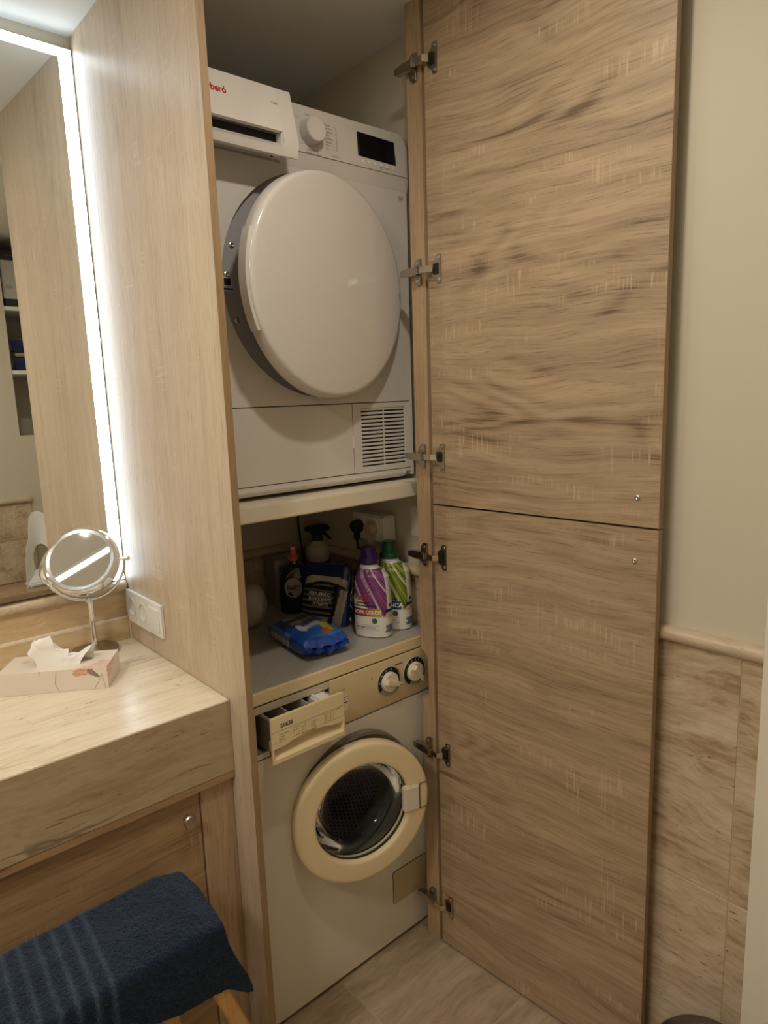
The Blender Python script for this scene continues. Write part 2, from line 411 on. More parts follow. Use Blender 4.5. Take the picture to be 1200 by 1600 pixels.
def share(name, src, parent, loc=(0, 0, 0), rot=(0, 0, 0)):
    o = src.copy(); o.name = name; o.parent = parent; o.location = loc; o.rotation_euler = rot; C.objects.link(o)
    ROOTM[o.name] = ROOTM[parent.name]; return o

def text_geo(body, size, align='CENTER', sx=1.0, offset=0.0, shear=0.0):
    cu = bpy.data.curves.new('txt', 'FONT'); cu.body = body; cu.size = size; cu.align_x = align; cu.align_y = 'CENTER'
    cu.offset = offset; cu.shear = shear; cu.resolution_u = 3; cu.space_line = 0.9
    o = bpy.data.objects.new('txt', cu); C.objects.link(o)
    dg = bpy.context.evaluated_depsgraph_get(); dg.update()
    me = bpy.data.meshes.new_from_object(o.evaluated_get(dg))
    vs = [(v.co.x * sx, v.co.y) for v in me.vertices]; fs = [tuple(q.vertices) for q in me.polygons]
    bpy.data.objects.remove(o); bpy.data.curves.remove(cu); bpy.data.meshes.remove(me)
    return vs, fs
def lettering(items, mapf, mat, parent, name='lettering', world=True):
    """items = [(body, size, u, v, dict)]; mapf(u, v) -> point on the surface (slightly proud)"""
    many = len(items) > 8
    bm = bm_new(); o = None
    for it in items:
        body, size, u, v = it[:4]; kw = it[4] if len(it) > 4 else {}
        if not many: bm = bm_new()
        vs, fs = text_geo(body, size, **kw)
        V = [bm.verts.new(mapf(u + a, v + b)) for a, b in vs]
        for f in fs:
            try: bm.faces.new([V[i] for i in f])
            except ValueError: pass
        if not many: o = obj(name, bm, mat, parent, world=world, kind='stuff')
    if many: o = obj(name, bm, mat, parent, world=world, kind='stuff')      # small print
    return o
def bars(bm, rects, mapf, n=1):
    for (u0, u1, v0, v1) in rects:
        for i in range(n):
            a, b = u0 + (u1 - u0) * i / n, u0 + (u1 - u0) * (i + 1) / n
            bm.faces.new([bm.verts.new(mapf(*q)) for q in ((a, v0), (b, v0), (b, v1), (a, v1))])

# ================================================================== ROOM
XR, YB, YV = 0.602, 0.673, 0.626
XL, YR = -2.0, -1.5
def structure(name, bm, mat, smooth=35):
    o = obj(name, bm, mat, smooth=smooth); o['kind'] = 'structure'; return o
bm = bm_new(); box(bm, XL - .1, XR + .1, -1.9, YB + .1, -0.06, -0.0012); floor = structure('floor', bm, GROUT)
tx = [-2.0, -1.762, -1.362, -0.962, -0.562, -0.162, 0.238, 0.6]; ty = [-1.5, -1.06, -0.66, -0.26, 0.14, 0.54, 0.672]
for i in range(len(tx) - 1):
    for j in range(len(ty) - 1):
        b2 = bm_new(); box(b2, tx[i] + .0009, tx[i + 1] - .0009, ty[j] + .0009, ty[j + 1] - .0009, -0.010, 0.0, 0.0007, 1)
        obj('tile', b2, TRAV_FLOOR, floor)
bm = bm_new(); box(bm, XL - .1, XR + .1, -1.9, YB + .1, ZC, ZC + .06); ceiling = structure('ceiling', bm, CEIL)
bm = bm_new(); box(bm, XR + .004, XR + .1, -1.9, YB + .1, -.05, ZC + .02); wall_right = structure('wall_right', bm, PLASTER)
bm = bm_new(); box(bm, XL - .1, XR + .1, YB, YB + .1, -.05, ZC + .02); wall_back = structure('wall_back', bm, PLASTER_IN)
bm = bm_new(); box(bm, XL - .1, -.0156, YV, YB - .0005, 0, ZC); wall_vanity = structure('wall_vanity', bm, PLASTER)
bm = bm_new(); box(bm, XL - .1, XL, -1.9, YV, -.05, ZC + .02); wall_left = structure('wall_left', bm, PLASTER)
# rear wall with an open niche (seen in the mirror)
NX0, NX1, NZ0 = 0.372, 0.597, 1.335
bm = bm_new()
box(bm, XL, NX0, -1.6, YR, 0, ZC); box(bm, NX0, XR + .004, -1.6, YR, 0, NZ0); box(bm, NX1, XR + .004, -1.6, YR, NZ0, ZC)
box(bm, NX0 - .02, NX1 + .02, -1.9, -1.85, NZ0 - .02, ZC); box(bm, NX0 - .02, NX0, -1.85, -1.6, NZ0, ZC); box(bm, NX1, NX1 + .02, -1.85, -1.6, NZ0, ZC); box(bm, NX0, NX1, -1.85, -1.6, NZ0 - .02, NZ0)
wall_rear = structure('wall_rear', bm, PLASTER)

def rail_profile(depth=0.018, z0=0.988, z1=1.019, n=8):
    r = (z1 - z0) / 2; zc = (z0 + z1) / 2; pts = [(0.006, z1), (-(depth - r), z1)]
    for i in range(1, n): t = math.pi / 2 + math.pi * i / n; pts.append((-(depth - r) + r * math.cos(t), zc + r * math.sin(t)))
    return pts + [(-(depth - r), z0), (0.006, z0)]
# right wall: travertine dado tiles and bullnose rail
for (y0, y1) in ((-1.5, -.70), (-.70, -.04), (-.04, .667)):
    for (z0, z1) in ((0.0, .495), (.495, .9875)):
        b2 = bm_new(); box(b2, XR, XR + .012, y0 + .0008, y1 - .0008, z0 + .0008, z1 - .0008, 0.0006, 1); obj('tile', b2, TRAV_WALL, wall_right)
bm = bm_new(); prism(bm, [(XR + a, z) for a, z in rail_profile()], lambda a, b, d: (a, d, b), -.742, .665); obj('dado_rail', bm, TRAV_RAIL, wall_right)
bm = bm_new(); box(bm, XR + .0012, XR + .0045, -1.5, .667, 0, .9875); obj('grout_bed', bm, GROUT, wall_right)
# closet back wall dado
for (x0, x1) in ((0.001, .30), (.30, .598)):
    for (z0, z1) in ((0.0, .495), (.495, .9875)):
        b2 = bm_new(); box(b2, x0 + .0008, x1 - .0008, YB - .006, YB + .006, z0 + .0008, z1 - .0008, 0.0006, 1); obj('tile', b2, TRAV_WALL, wall_back)
bm = bm_new(); prism(bm, [(YB - .004 + a, z) for a, z in rail_profile()], lambda a, b, d: (d, a, b), .001, .600); obj('dado_rail', bm, TRAV_RAIL, wall_back)
# vanity backsplash: two courses and the bullnose ledge under the mirror
b2 = bm_new(); box(b2, XL + .2, -.019, .617, YV + .01, .9215, .988, .0008, 1); obj('tile', b2, TRAV_BACK, wall_vanity)
b2 = bm_new(); box(b2, XL + .2, -.021, .606, YV + .01, .8592, .9165, .0012, 1); obj('tile', b2, TRAV_BACK, wall_vanity)
b2 = bm_new(); box(b2, XL + .2, -.0205, .609, YV + .01, .9165, .9215); obj('lit_top_strip', b2, plain('lit_top_pale', (0.80, 0.74, 0.62), .6), wall_vanity)  # pale strip painted as the light-catching top of the lower course
b2 = bm_new(); box(b2, -.0205, -.0157, .607, YV + .01, .8592, .988); obj('corner_joint', b2, plain('corner_silicone', (0.68, 0.58, 0.42), .5), wall_vanity)
bm = bm_new(); prism(bm, [(YV - .002 + a, z) for a, z in rail_profile(.026)], lambda a, b, d: (d, a, b), XL + .2, -.0185); obj('ledge', bm, TRAV_RAIL, wall_vanity)
# rear wall dado (seen in the mirror) and its ledge
for (x0, x1) in ((-.62, -.26), (-.26, .10), (.10, .384)):
    for (z0, z1) in ((.577, .80), (.80, .9875)):
        b2 = bm_new(); box(b2, x0 + .0008, x1 - .0008, YR - .006, YR + .008, z0 + .0008, z1 - .0008, .0006, 1); obj('tile', b2, TRAV_WALL, wall_rear)
bm = bm_new(); prism(bm, [(YR + .006 - a, z) for a, z in rail_profile()], lambda a, b, d: (d, a, b), -.62, .384); obj('dado_rail', bm, TRAV_RAIL, wall_rear)
bm = bm_new(); box(bm, -.62, .602, YR + .0005, -1.22, 0.0005, .575, .004)
tag(obj('stone_ledge', bm, travertine('travertine_ledge', 'X', base=(0.42, 0.30, 0.18), dark=(.28, .19, .11), light=(.5, .38, .25), rough=.12), origin=(0, -1.36, 0)),
    'low polished travertine bench ledge under the tiled rear wall, seen only in the mirror', 'ledge')
# white door jamb at the right edge of the frame
bm = bm_new(); box(bm, .572, XR + .02, -.90, -.7445, 0, ZC - .001, .003); tag(structure('trim_1', bm, WHITE_TRIM), 'off-white painted door casing beyond the open oak doors')

# ------------------------------------------------------------------ oak partition between vanity and closet
PX0, PX1 = -.0151, 0.0
t = thing('partition_panel', 'tall pale oak partition panel with vertical grain between vanity and laundry closet', 'panel', (0, .33, 0))
bm = bm_new(); box(bm, PX0, PX1, .0012, YB - .0008, .0005, ZC - .0005, 0); obj('board', bm, OAK_V, t)
bm = bm_new(); box(bm, PX0, PX1, 0, .0011, .0005, ZC - .0005, 0.0003, 1); tag(obj('edge_band', bm, OAK_EDGE, t), 'darker honey-coloured edge strip')

# ------------------------------------------------------------------ closet stile (door post) with a notch for the washer fascia
XS = .518
t = thing('door_post', 'narrow oak door post with a cut-out beside the washing machine controls', 'post', (.56, .023, 0))
bm = bm_new()
for (y0, y1, z0, z1) in ((0, .046, .0005, .6985), (0, .046, .829, ZC - .0005), (0, .0205, .6985, .829)): box(bm, XS, XR - .0005, y0, y1, z0, z1)
prism(bm, [(.0205, .829), (.046, .829), (.034, .824), (.028, .8185), (.0235, .811), (.0205, .800)], YZ, XS, XR - .0005)
prism(bm, [(.0205, .6985), (.046, .6985), (.030, .7005), (.0245, .705), (.0205, .712)], YZ, XS, XR - .0005)
obj('board', bm, OAK_STILE, t)

# ------------------------------------------------------------------ closet doors
ANG = math.radians(94.4637); HX, HY, DW, DT = .518, -.0086, .5497, .0175
U = Vector((-math.cos(ANG), -math.sin(ANG), 0)); Nn = Vector((-math.sin(ANG), math.cos(ANG), 0))   # Nn faces the room (-X)
H0 = Vector((HX, HY, 0))
def dpt(s, n, z): return H0 + U * s + Nn * n + Vector((0, 0, z))
def dbox(bm, s0, s1, n0, n1, z0, z1, bev=0.0):
    b = bm_new(); box(b, s0, s1, n0, n1, z0, z1, bev)
    for v in b.verts: v.co = dpt(*v.co)
    me = bpy.data.meshes.new('tmp'); b.to_mesh(me); b.free(); bm.from_mesh(me); bpy.data.meshes.remove(me)
hinge_src = None
def hinge(parent, z):
    """concealed hinge: arm on the post, cup plate on the door, link between"""
    global hinge_src
    zr = z - parent.location.z
    if hinge_src is not None:
        h = share('hinge', hinge_src[0], parent, hinge_src[0].location + Vector((0, 0, 0))); h.location.z = zr
        h.location.x = hinge_src[1].x - parent.location.x; h.location.y = hinge_src[1].y - parent.location.y
        for ch in hinge_src[2]: share(ch.name.split('.')[0], ch, h, ch.location)
        return h
    base = Vector((XS, .02, z))
    bm = bm_new()
    # arm: tapered channel along the post into the closet
    prism(bm, [(.008, -.0095), (.034, -.0095), (.064, -.0065), (.064, .0065), (.034, .0095), (.008, .0095)], lambda a, b, d: (d, a, z + b), XS - .0215, XS - .0045, .0012)
    box(bm, XS - .0235, XS - .020, .006, .020, z - .0085, z + .0085, .001)
    h = obj('hinge', bm, NICKEL, parent)
    R_ = Matrix.Translation(base)
    off = base - Vector(parent.location)
    h.data.transform(Matrix.Translation(-off)); h.location = off
    ROOTM[h.name] = R_
    kids = []
    bm = bm_new(); prism(bm, [(.010, -.029), (.024, -.029), (.031, -.022), (.035, -.010), (.035, .010), (.031, .022), (.024, .029), (.010, .029)], lambda a, b, d: (d, a, z + b), XS - .0048, XS - .0003, .0008)
    box(bm, XS - .0075, XS - .004, .010, .0135, z - .028, z + .028, .0008)
    kids.append(obj('mounting_plate', bm, NICKEL, h))
    bm = bm_new()
    pts = [Vector((XS - .016, .010, z)), dpt(.012, .021, z), dpt(.021, .010, z)]
    for a, b in zip(pts, pts[1:]):
        d = (b - a).normalized(); s = d.cross(Vector((0, 0, 1))).normalized()
        V = []
        for P in (a, b):
            for (i, j) in ((-1, -1), (1, -1), (1, 1), (-1, 1)): V.append(bm.verts.new(P + s * .002 * i + Vector((0, 0, .0068 * j))))
        for f in ((0, 1, 2, 3), (7, 6, 5, 4), (0, 4, 5, 1), (1, 5, 6, 2), (2, 6, 7, 3), (3, 7, 4, 0)): bm.faces.new([V[i] for i in f])
    kids.append(tag(obj('link', bm, plain('hinge_link', (.70, .66, .58), .2, metal=1.0), h), 'bright flat link'))
    bm = bm_new()
    b = bm_new(); prism(b, [(.027, -.031), (.040, -.031), (.040, .031), (.027, .031), (.024, .019), (.016, .0165), (.012, .008), (.012, -.008), (.016, -.0165), (.024, -.019)], lambda a, q, d: tuple(dpt(a, d, z + q)), .0003, .0024, .0006)
    me = bpy.data.meshes.new('tmp'); b.to_mesh(me); b.free(); bm.from_mesh(me); bpy.data.meshes.remove(me)
    kids.append(obj('cup_plate', bm, NICKEL, h))
    bm = bm_new(); dbox(bm, .019, .033, .0022, .0052, z - .012, z + .012, .001); kids.append(tag(obj('cup', bm, plain('hinge_cup', (.05, .045, .04), .3, metal=.6), h), 'dark cup recess'))
    for (q, on_door) in ((-.024, 1), (.024, 1), (-.019, 0), (.019, 0)):
        bm = bm_new()
        if on_door: lathe(bm, [(.0042, 0), (.0040, .0012), (.0022, .0018), (0, .0009)], dpt(.0335, .0022, z + q), Nn, 12, cap0=False)
        else: lathe(bm, [(.0042, 0), (.0040, .0012), (.0022, .0018), (0, .0009)], (XS - .0046, .0225, z + q), (-1, 0, 0), 12, cap0=False)
        kids.append(obj('screw', bm, STEEL, h))
    hinge_src = (h, base, kids); return h
def closet_door(label, z0, z1, hz, screw, seed):
    t = thing('closet_door', label, 'door', tuple(dpt(.27, -.009, z0)))
    bm = bm_new(); dbox(bm, .0022, DW - .0006, -DT, 0, z0, z1, .0004); obj('board', bm, OAK_D, t)
    bm = bm_new(); dbox(bm, DW - .0006, DW, -DT, 0, z0, z1); dbox(bm, .001, .0022, -DT, 0, z0, z1); obj('edge_band', bm, OAK_EDGE, t)
    for z in hz: hinge(t, z)
    bm = bm_new(); lathe(bm, [(.0052, 0), (.0050, .0018), (.0030, .0026), (.0012, .0016), (0, .0015)], dpt(screw[0], 0, screw[1]), Nn, 16, cap0=False); obj('screw', bm, STEEL, t)
closet_door('upper oak closet door with swirled grain, folded open, three hinges', 1.2135, ZC - .006, (2.187, 1.754, 1.328), (.5071, 1.269), 0)
closet_door('lower oak closet door reaching the floor, folded open below the long gap', .0085, 1.2092, (1.083, .565, .124), (.5051, 1.1462), 3)

# ------------------------------------------------------------------ appliance shelf
bm = bm_new(); box(bm, .0008, XR - .0005, .0758, YB - .0008, 1.221, 1.2571, .003)
tag(obj('appliance_shelf', bm, plain('shelf_paint', (.74, .68, .55), .45), origin=(.3, .37, 1.221)), 'thick cream shelf board carrying the tumble dryer', 'shelf')

# ================================================================== DRYER
YD = .136
DX0, DX1 = .005, .5965
t = thing('tumble_dryer', 'white tumble dryer with round door ajar standing on the cream shelf', 'dryer', (.30, .39, 1.2573))
RC = (.314, 1.719); RR = .242
bm = bm_new(); plate_hole(bm, DX0, DX1, 1.4607, 1.967, RC[0], RC[1], RR, YD, .012, 96)
for (x0, x1, y0, y1, z0, z1) in ((DX0, DX0 + .002, YD, .66, 1.27, 1.97), (DX1 - .002, DX1, YD, .66, 1.27, 1.97), (DX0, DX1, .658, .66, 1.27, 2.09)): box(bm, x0, x1, y0, y1, z0, z1)
box(bm, DX0, DX1, YD + .004, .66, 2.088, 2.0945, .003); box(bm, DX0, DX1, YD + .02, .66, 1.268, 1.27)
obj('body', bm, ENAMEL, t)
# recessed grey ring and drum mouth
bm = bm_new(); lathe(bm, [(RR + .0002, YD + .0115), (.1905, YD + .0115), (.188, YD + .016), (.186, YD + .05), (.186, YD + .10)], (RC[0], 0, RC[1]), (0, 1, 0), 96, cap0=False, cap1=False); obj('loading_ring', bm, DRY_GREY, t)
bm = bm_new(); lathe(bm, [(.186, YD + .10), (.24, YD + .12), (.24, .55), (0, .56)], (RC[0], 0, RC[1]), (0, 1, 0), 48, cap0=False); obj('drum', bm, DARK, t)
for (x, z) in ((.1045, 1.7914), (.0885, 1.7324), (.106, 1.6408)):
    bm = bm_new(); lathe(bm, [(.0062, 0), (.0058, .002), (.0035, .0032), (0, .0018)], (x, YD + .0115, z), (0, -1, 0), 16, cap0=False); obj('screw', bm, STEEL, t)
bm = bm_new(); box(bm, .079, .100, YD + .0095, YD + .0118, 1.697, 1.728, .001); lk = obj('door_catch', bm, plain('catch_plate', (.5, .49, .47), .4), t)
bm = bm_new(); box(bm, .081, .096, YD + .0085, YD + .0105, 1.711, 1.724); box(bm, .079, .100, YD + .0085, YD + .0105, 1.7015, 1.7045); obj('catch_slot', bm, DARK, lk)
# door, ajar (hinged on the right)
DA = .165; dc = Vector((.309, .065, 1.712)); de = Vector((math.cos(DA), math.sin(DA), 0)); dn = Vector((math.sin(DA), -math.cos(DA), 0))
DR = .236
bm = bm_new(); lathe(bm, [(0, -.0005), (.10, -.0008), (.20, -.0016), (DR - .011, -.0024), (DR - .0075, -.0028), (DR - .0025, -.0050), (DR, -.0090), (DR + .0025, -.034), (DR - .004, -.039), (DR - .05, -.041), (0, -.041)], dc + dn * .0005, dn, 128)
door = obj('door', bm, DRY_GLOSS, t, smooth=50)
# grip insert on the left rim of the door
bm = bm_new(); n = 22; A = []
for i in range(n + 1):
    th = math.radians(180 - 19 + 48 * i / n - 4)
    er = de * math.cos(th) + Vector((0, 0, 1)) * math.sin(th)
    A.append([bm.verts.new(dc + er * r + dn * h) for r, h in ((DR - .003, -.0085), (DR + .0055, -.0115), (DR + .0075, -.031), (DR - .002, -.035))])
for P, Q in zip(A, A[1:]):
    for k in range(4): bm.faces.new((P[k], P[(k + 1) % 4], Q[(k + 1) % 4], Q[k]))
bm.faces.new(A[0]); bm.faces.new(list(reversed(A[-1]))); tag(obj('grip', bm, DRY_PLASTIC, door), 'paler grip strip on the rim')
bm = bm_new(); lathe(bm, [(.165, -.041), (.160, -.062), (.12, -.070), (0, -.070)], dc, dn, 64, cap0=False); obj('inner_plug', bm, DRY_GREY, door)
# control panel
bm = bm_new()
def cp(a, b, d):   # slight backward lean
    return (a, d + max(0, b - 1.998) * .05, b)
prism(bm, rounded(.2262, DX1, 1.997, 2.0965, .030, 8, (1, 0, 0, 0)), cp, YD - .0065, YD + .10, .0035)
panel = obj('control_panel', bm, DRY_PLASTIC, t)
bm = bm_new(); prism(bm, [(YD - .005, 1.9975), (YD + .012, 1.9975), (YD + .012, 1.9672), (YD, 1.9672), (YD - .0005, 1.970)], YZ, DX0, DX1); obj('panel_chin', bm, DRY_PLASTIC, t)
bm = bm_new(); box(bm, DX0 + .001, DX1 - .001, YD + .0005, YD + .01, 1.9665, 1.9675); obj('seam', bm, DARK, t)
PF = lambda u, v: (u, YD - .0068 + max(0, v - 1.998) * .05, v)
kc = Vector(PF(.306, 2.042)); bm = bm_new()
lathe(bm, [(.0262, 0), (.0250, .024), (.0235, .0262), (0, .0268)], kc, (0, -1, .05), 40, cap0=False); obj('program_knob', bm, DRY_PLASTIC, t, smooth=25)
bm = bm_new(); lathe(bm, [(.0290, 0), (.0290, .0005), (.0275, .0006)], kc, (0, -1, .05), 40, cap0=False, cap1=False); obj('knob_ring', bm, plain('panel_line_grey', (.55, .52, .48), .4), t)
bm = bm_new(); prism(bm, [(.4393, 2.0225), (.556, 2.0205), (.5535, 2.073), (.4393, 2.0745)], lambda a, b, d: (a, d + (b - 1.998) * .05, b), YD - .0074, YD - .006); dsp = obj('display', bm, BLACKGLASS, t)
bm = bm_new()
for i in range(6): bars(bm, [(.449 + .0185 * i, .457 + .0185 * i, 2.0105, 2.0165)], PF)
tag(obj('button', bm, INKWHITE, t), 'row of small pale touch keys')
L = []
for i, (s, q) in enumerate((('Cotton', .0), ('Iron Dry', .007), ('Cupboard', .014), ('Extra', .021), ('Synthetics', .028), ('Delicate', .035), ('Wool', .042), ('Mix', .049))): L.append((s, .0058, .347, 2.0685 - q, dict(align='LEFT', sx=.9)))
for i, (s, q) in enumerate((('Timer', .0), ('Shirts', .009), ('Sport', .018), ('Jeans', .027), ('Baby', .036), ('Down', .045))): L.append((s, .0050, .268, 2.0655 - q, dict(align='RIGHT', sx=.9)))
L += [('Rapid Wear', .0062, .311, 2.0075, {}), ('Ready To Wear', .0062, .313, 2.0010, {}), ('Timed Dry', .0050, .384, 2.0065, dict(align='RIGHT')), ('Quick', .0055, .302, 2.0785, {})]
lettering(L, lambda u, v: (u, YD - .0071 + max(0, v - 1.998) * .05, v), INKGREY, t)
bm = bm_new(); M2 = lambda u, v: (u, YD - .0070 + max(0, v - 1.998) * .05, v)
bars(bm, [(.378, .3788, 2.020, 2.068), (.3735, .3788, 2.0675, 2.0681), (.3735, .3788, 2.019, 2.0196), (.343, .374, 1.9985, 1.9990), (.262, .288, 2.0165, 2.0169), (.268, .281, 2.0695, 2.0699)], M2); obj('panel_line', bm, INKGREY, t, kind='stuff')
bm = bm_new(); bars(bm, [(.506, .507, 2.003, 2.010), (.504, .509, 2.009, 2.0105), (.512, .515, 2.008, 2.010), (.519, .535, 2.0085, 2.0092)], M2); obj('panel_mark', bm, INK, t)
bm = bm_new(); bars(bm, [(.5660, .5665, 1.944, 1.9555), (.5805, .581, 1.944, 1.9555), (.566, .581, 1.944, 1.9446), (.566, .581, 1.9549, 1.9555), (.573, .5736, 1.946, 1.954), (.5685, .572, 1.947, 1.953), (.575, .5785, 1.947, 1.953)], lambda u, v: (u, YD - .0004, v)); obj('manual_mark', bm, INKGREY, t)
# water tank drawer, pulled forward
XD = .2232
prof = [(.0815, 2.0865), (.0805, 2.0855), (.0555, 1.9815), (.0640, 1.9555), (.0700, 1.9555), (.0640, 1.9815), (.0900, 2.0865)]
wd = None; bm = bm_new()
prism(bm, prof, lambda a, b, d: (d, a, b), .1875, XD, .0012)
prism(bm, [(.0815, 2.0865), (.0600, 1.9995), (.0720, 1.9995), (.0900, 2.0865)], lambda a, b, d: (d, a, b), .008, .1885)
prism(bm, [(.0592, 1.9700), (.0640, 1.9555), (.0760, 1.9555), (.0745, 1.9700)], lambda a, b, d: (d, a, b), .008, .1885)
wd = obj('water_drawer', bm, DRY_PLASTIC, t)
bm = bm_new(); prism(bm, [(.0592, 1.9702), (.0640, 1.9716), (.0860, 1.9870), (.0880, 1.9850), (.0760, 1.9680)], lambda a, b, d: (d, a, b), .008, .1875); box(bm, .186, .1885, .062, .103, 1.969, 2.0); obj('grip_floor', bm, DRY_PLASTIC, wd)
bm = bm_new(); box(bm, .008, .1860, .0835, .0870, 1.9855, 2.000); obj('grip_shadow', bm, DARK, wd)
bm = bm_new(); box(bm, .012, .215, .088, YD + .2, 1.985, 2.080, .002); obj('tank', bm, plain('tank_plastic', (.45, .43, .40), .4), wd)
bm = bm_new(); box(bm, .006, .226, YD - .001, YD + .09, 1.9685, 1.9975); box(bm, .006, .0075, YD, YD + .09, 1.99, 2.09); obj('drawer_opening', bm, DRY_GREY, t)
bm = bm_new(); box(bm, .010, .196, YD - .0025, YD, 1.9785, 1.9925); box(bm, .203, .209, YD - .0025, YD, 1.976, 1.984); obj('opening_slot', bm, DARK, t)
DF = lambda u, v: (u, .0815 - (2.0865 - v) * .238 - .0007, v)
lettering([('Corberó', .0185, .0735, 2.0505, dict(align='RIGHT', sx=.92, offset=.0006))], DF, INKRED, wd)
lettering([('T SEC 7HBO', .0064, .2055, 2.0535, dict(align='RIGHT', sx=.95, offset=.0001))], DF, INKGREY, wd)
# kick panel, vent and plinth
bm = bm_new(); box(bm, DX0, .3942, YD - .001, YD + .02, 1.2895, 1.4585, .0012); obj('kick_panel', bm, ENAMEL, t)
bm = bm_new(); box(bm, DX0, DX1, YD + .003, YD + .03, 1.286, 1.462); obj('kick_gap', bm, DARK, t)
VX0, VX1, VZ0, VZ1 = .421, .566, 1.2985, 1.4465
vd = bm_new()
prism(vd, rounded(.3957, .5855, 1.2895, 1.4585, .006, 4), XZ, YD + .0165, YD + .02)
for r in ((.3957, VX0, 1.2895, 1.4585), (VX1, .5855, 1.2895, 1.4585), (VX0, VX1, 1.2895, VZ0), (VX0, VX1, VZ1, 1.4585)): box(vd, r[0], r[1], YD - .001, YD + .0165, r[2], r[3])
box(vd, .4935, .4965, YD + .0005, YD + .010, VZ0, VZ1)
vent = obj('vent_door', vd, ENAMEL, t)
NS = 16; pitch = (VZ1 - VZ0) / (NS - .5); b2 = bm_new(); box(b2, VX0, VX1, YD + .0002, YD + .008, VZ0, VZ0 + pitch * .60, .0008, 1)
slat0 = obj('slat', b2, ENAMEL, vent)
for i in range(1, NS):
    s = share('slat', slat0, vent, (0, 0, pitch * (i - .12)))
slat0.location.z = -pitch * .12
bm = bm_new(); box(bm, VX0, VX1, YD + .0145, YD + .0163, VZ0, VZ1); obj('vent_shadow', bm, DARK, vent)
bm = bm_new(); box(bm, .3915, .3965, YD - .0016, YD + .004, 1.352, 1.384, .001); obj('latch_notch', bm, WHITEPL, vent)
bm = bm_new(); prism(bm, [(YD, 1.288), (YD + .05, 1.288), (YD + .05, 1.2665), (YD + .006, 1.2665), (YD - .002, 1.276)], YZ, DX0, .566, .0015); box(bm, DX0, DX1, YD - .0005, YD + .05, 1.279, 1.288, .0015); box(bm, .5855, DX1, YD, YD + .05, 1.27, 1.4607); obj('plinth', bm, ENAMEL, t)
for (x, y) in ((.06, .19), (.54, .19), (.06, .61), (.54, .61)):
    bm = bm_new(); cyl(bm, (x, y, 1.2573), (x, y, 1.272), .018, 16); obj('foot', bm, DARK, t)

# ================================================================== WASHING MACHINE
YW = .0758; WX0, WX1 = .004, .5965
t = thing('washing_machine', 'old cream front-loading washing machine with porthole door ajar under the dryer shelf', 'washer', (.30, .35, .0003))
bm = bm_new(); PC = (.305, .484)
plate_hole(bm, WX0, WX1, .0165, .7055, PC[0], PC[1], .158, YW + .003, .02, 96)
box(bm, WX0, WX0 + .002, YW + .003, .62, .0165, .817); box(bm, WX1 - .002, WX1, YW + .003, .62, .0165, .817); box(bm, WX0, WX1, .618, .62, .0165, .817)
box(bm, WX0, WX1, YW + .003, .62, .0125, .0165); box(bm, WX0, WX1, YW + .003, .62, .690, .6925)
obj('body', bm, ENAMEL_W, t)
bm = bm_new(); box(bm, WX0 + .01, WX1 - .01, YW + .02, .60, .0003, .0125); obj('plinth', bm, DARK, t)
bm = bm_new(); box(bm, WX0, WX1, YW, .62, .8185, .8494, .003); tag(obj('worktop_edge', bm, CREAM, t), 'cream rim of the top')
bm = bm_new(); box(bm, WX0 + .004, WX1 - .004, YW + .004, .616, .849, .8503); tag(obj('worktop', bm, LAMINATE, t), 'speckled grey laminate top')
bm = bm_new(); box(bm, WX0 + .002, WX1 - .002, YW + .004, .61, .816, .819); obj('seam', bm, DARK, t)
# fascia
bm = bm_new(); prism(bm, [(YW, .8160), (YW + .06, .8160), (YW + .06, .694), (YW + .003, .694), (YW - .0005, .700)], YZ, .2455, WX1 - .003, .0012); fas = obj('control_panel', bm, CREAM, t)
bm = bm_new(); box(bm, WX0, .0435, YW + .0005, YW + .06, .7055, .816, .001); box(bm, .0435, .2452, YW + .0015, YW + .06, .7985, .816, .001); obj('drawer_surround', bm, plain('surround_plastic', (.60, .55, .44), .4), t)
bm = bm_new(); box(bm, .0435, .2452, YW + .14, YW + .145, .70, .80); box(bm, .0435, .0455, YW + .004, YW + .14, .7055, .80); box(bm, .2432, .2452, YW + .004, YW + .14, .7055, .80); box(bm, .0435, .2452, YW + .004, YW + .14, .7055, .708); obj('drawer_cavity', bm, GREYPLASTIC, t)
# detergent drawer, pulled out
DY = .0165
bm = bm_new()
box(bm, .0462, .2402, DY, DY + .007, .7530, .8105, .0012)
box(bm, .0462, .0505, DY, DY + .007, .7062, .7530); box(bm, .2360, .2402, DY, DY + .007, .7062, .7530)
# wavy lip over the grip and the grip trough
n = 28; lip = []
def wave(s):
    x = (s - .5) * 2
    return .7405 + .0105 * math.exp(-(x / .55) ** 6) + .0025 * math.cos(x * 9) * math.exp(-(x / .6) ** 4)
poly = [(.0505 + (.236 - .0505) * i / n, wave(i / n)) for i in range(n + 1)] + [(.236, .7535), (.0505, .7535)]
prism(bm, poly, XZ, DY, DY + .004)
prism(bm, [(DY, .7062), (DY, .7155), (DY + .0190, .7330), (DY + .0190, .7550), (DY + .0210, .7550), (DY + .0210, .7260), (DY + .007, .7062)], YZ, .0505, .2360)
for xa, xb in ((.0505, .0575), (.2360, .2290)): prism(bm, [(xa, DY), (xa, DY + .019), (xb, DY + .019)], XY, .7100, .7530)
dd = obj('detergent_drawer', bm, CREAM, t)
bm = bm_new(); bars(bm, [(.0463, .2401, .7783, .7789)], lambda u, v: (u, DY - .0003, v)); obj('front_line', bm, INKBROWN, dd)
bm = bm_new()
for (x0, x1) in ((.060, .062), (.1085, .1105), (.164, .166), (.226, .228)): box(bm, x0, x1, DY + .022, DY + .165, .722, .7975)
box(bm, .060, .228, DY + .163, DY + .165, .722, .7975); box(bm, .060, .228, DY + .022, DY + .165, .722, .725)
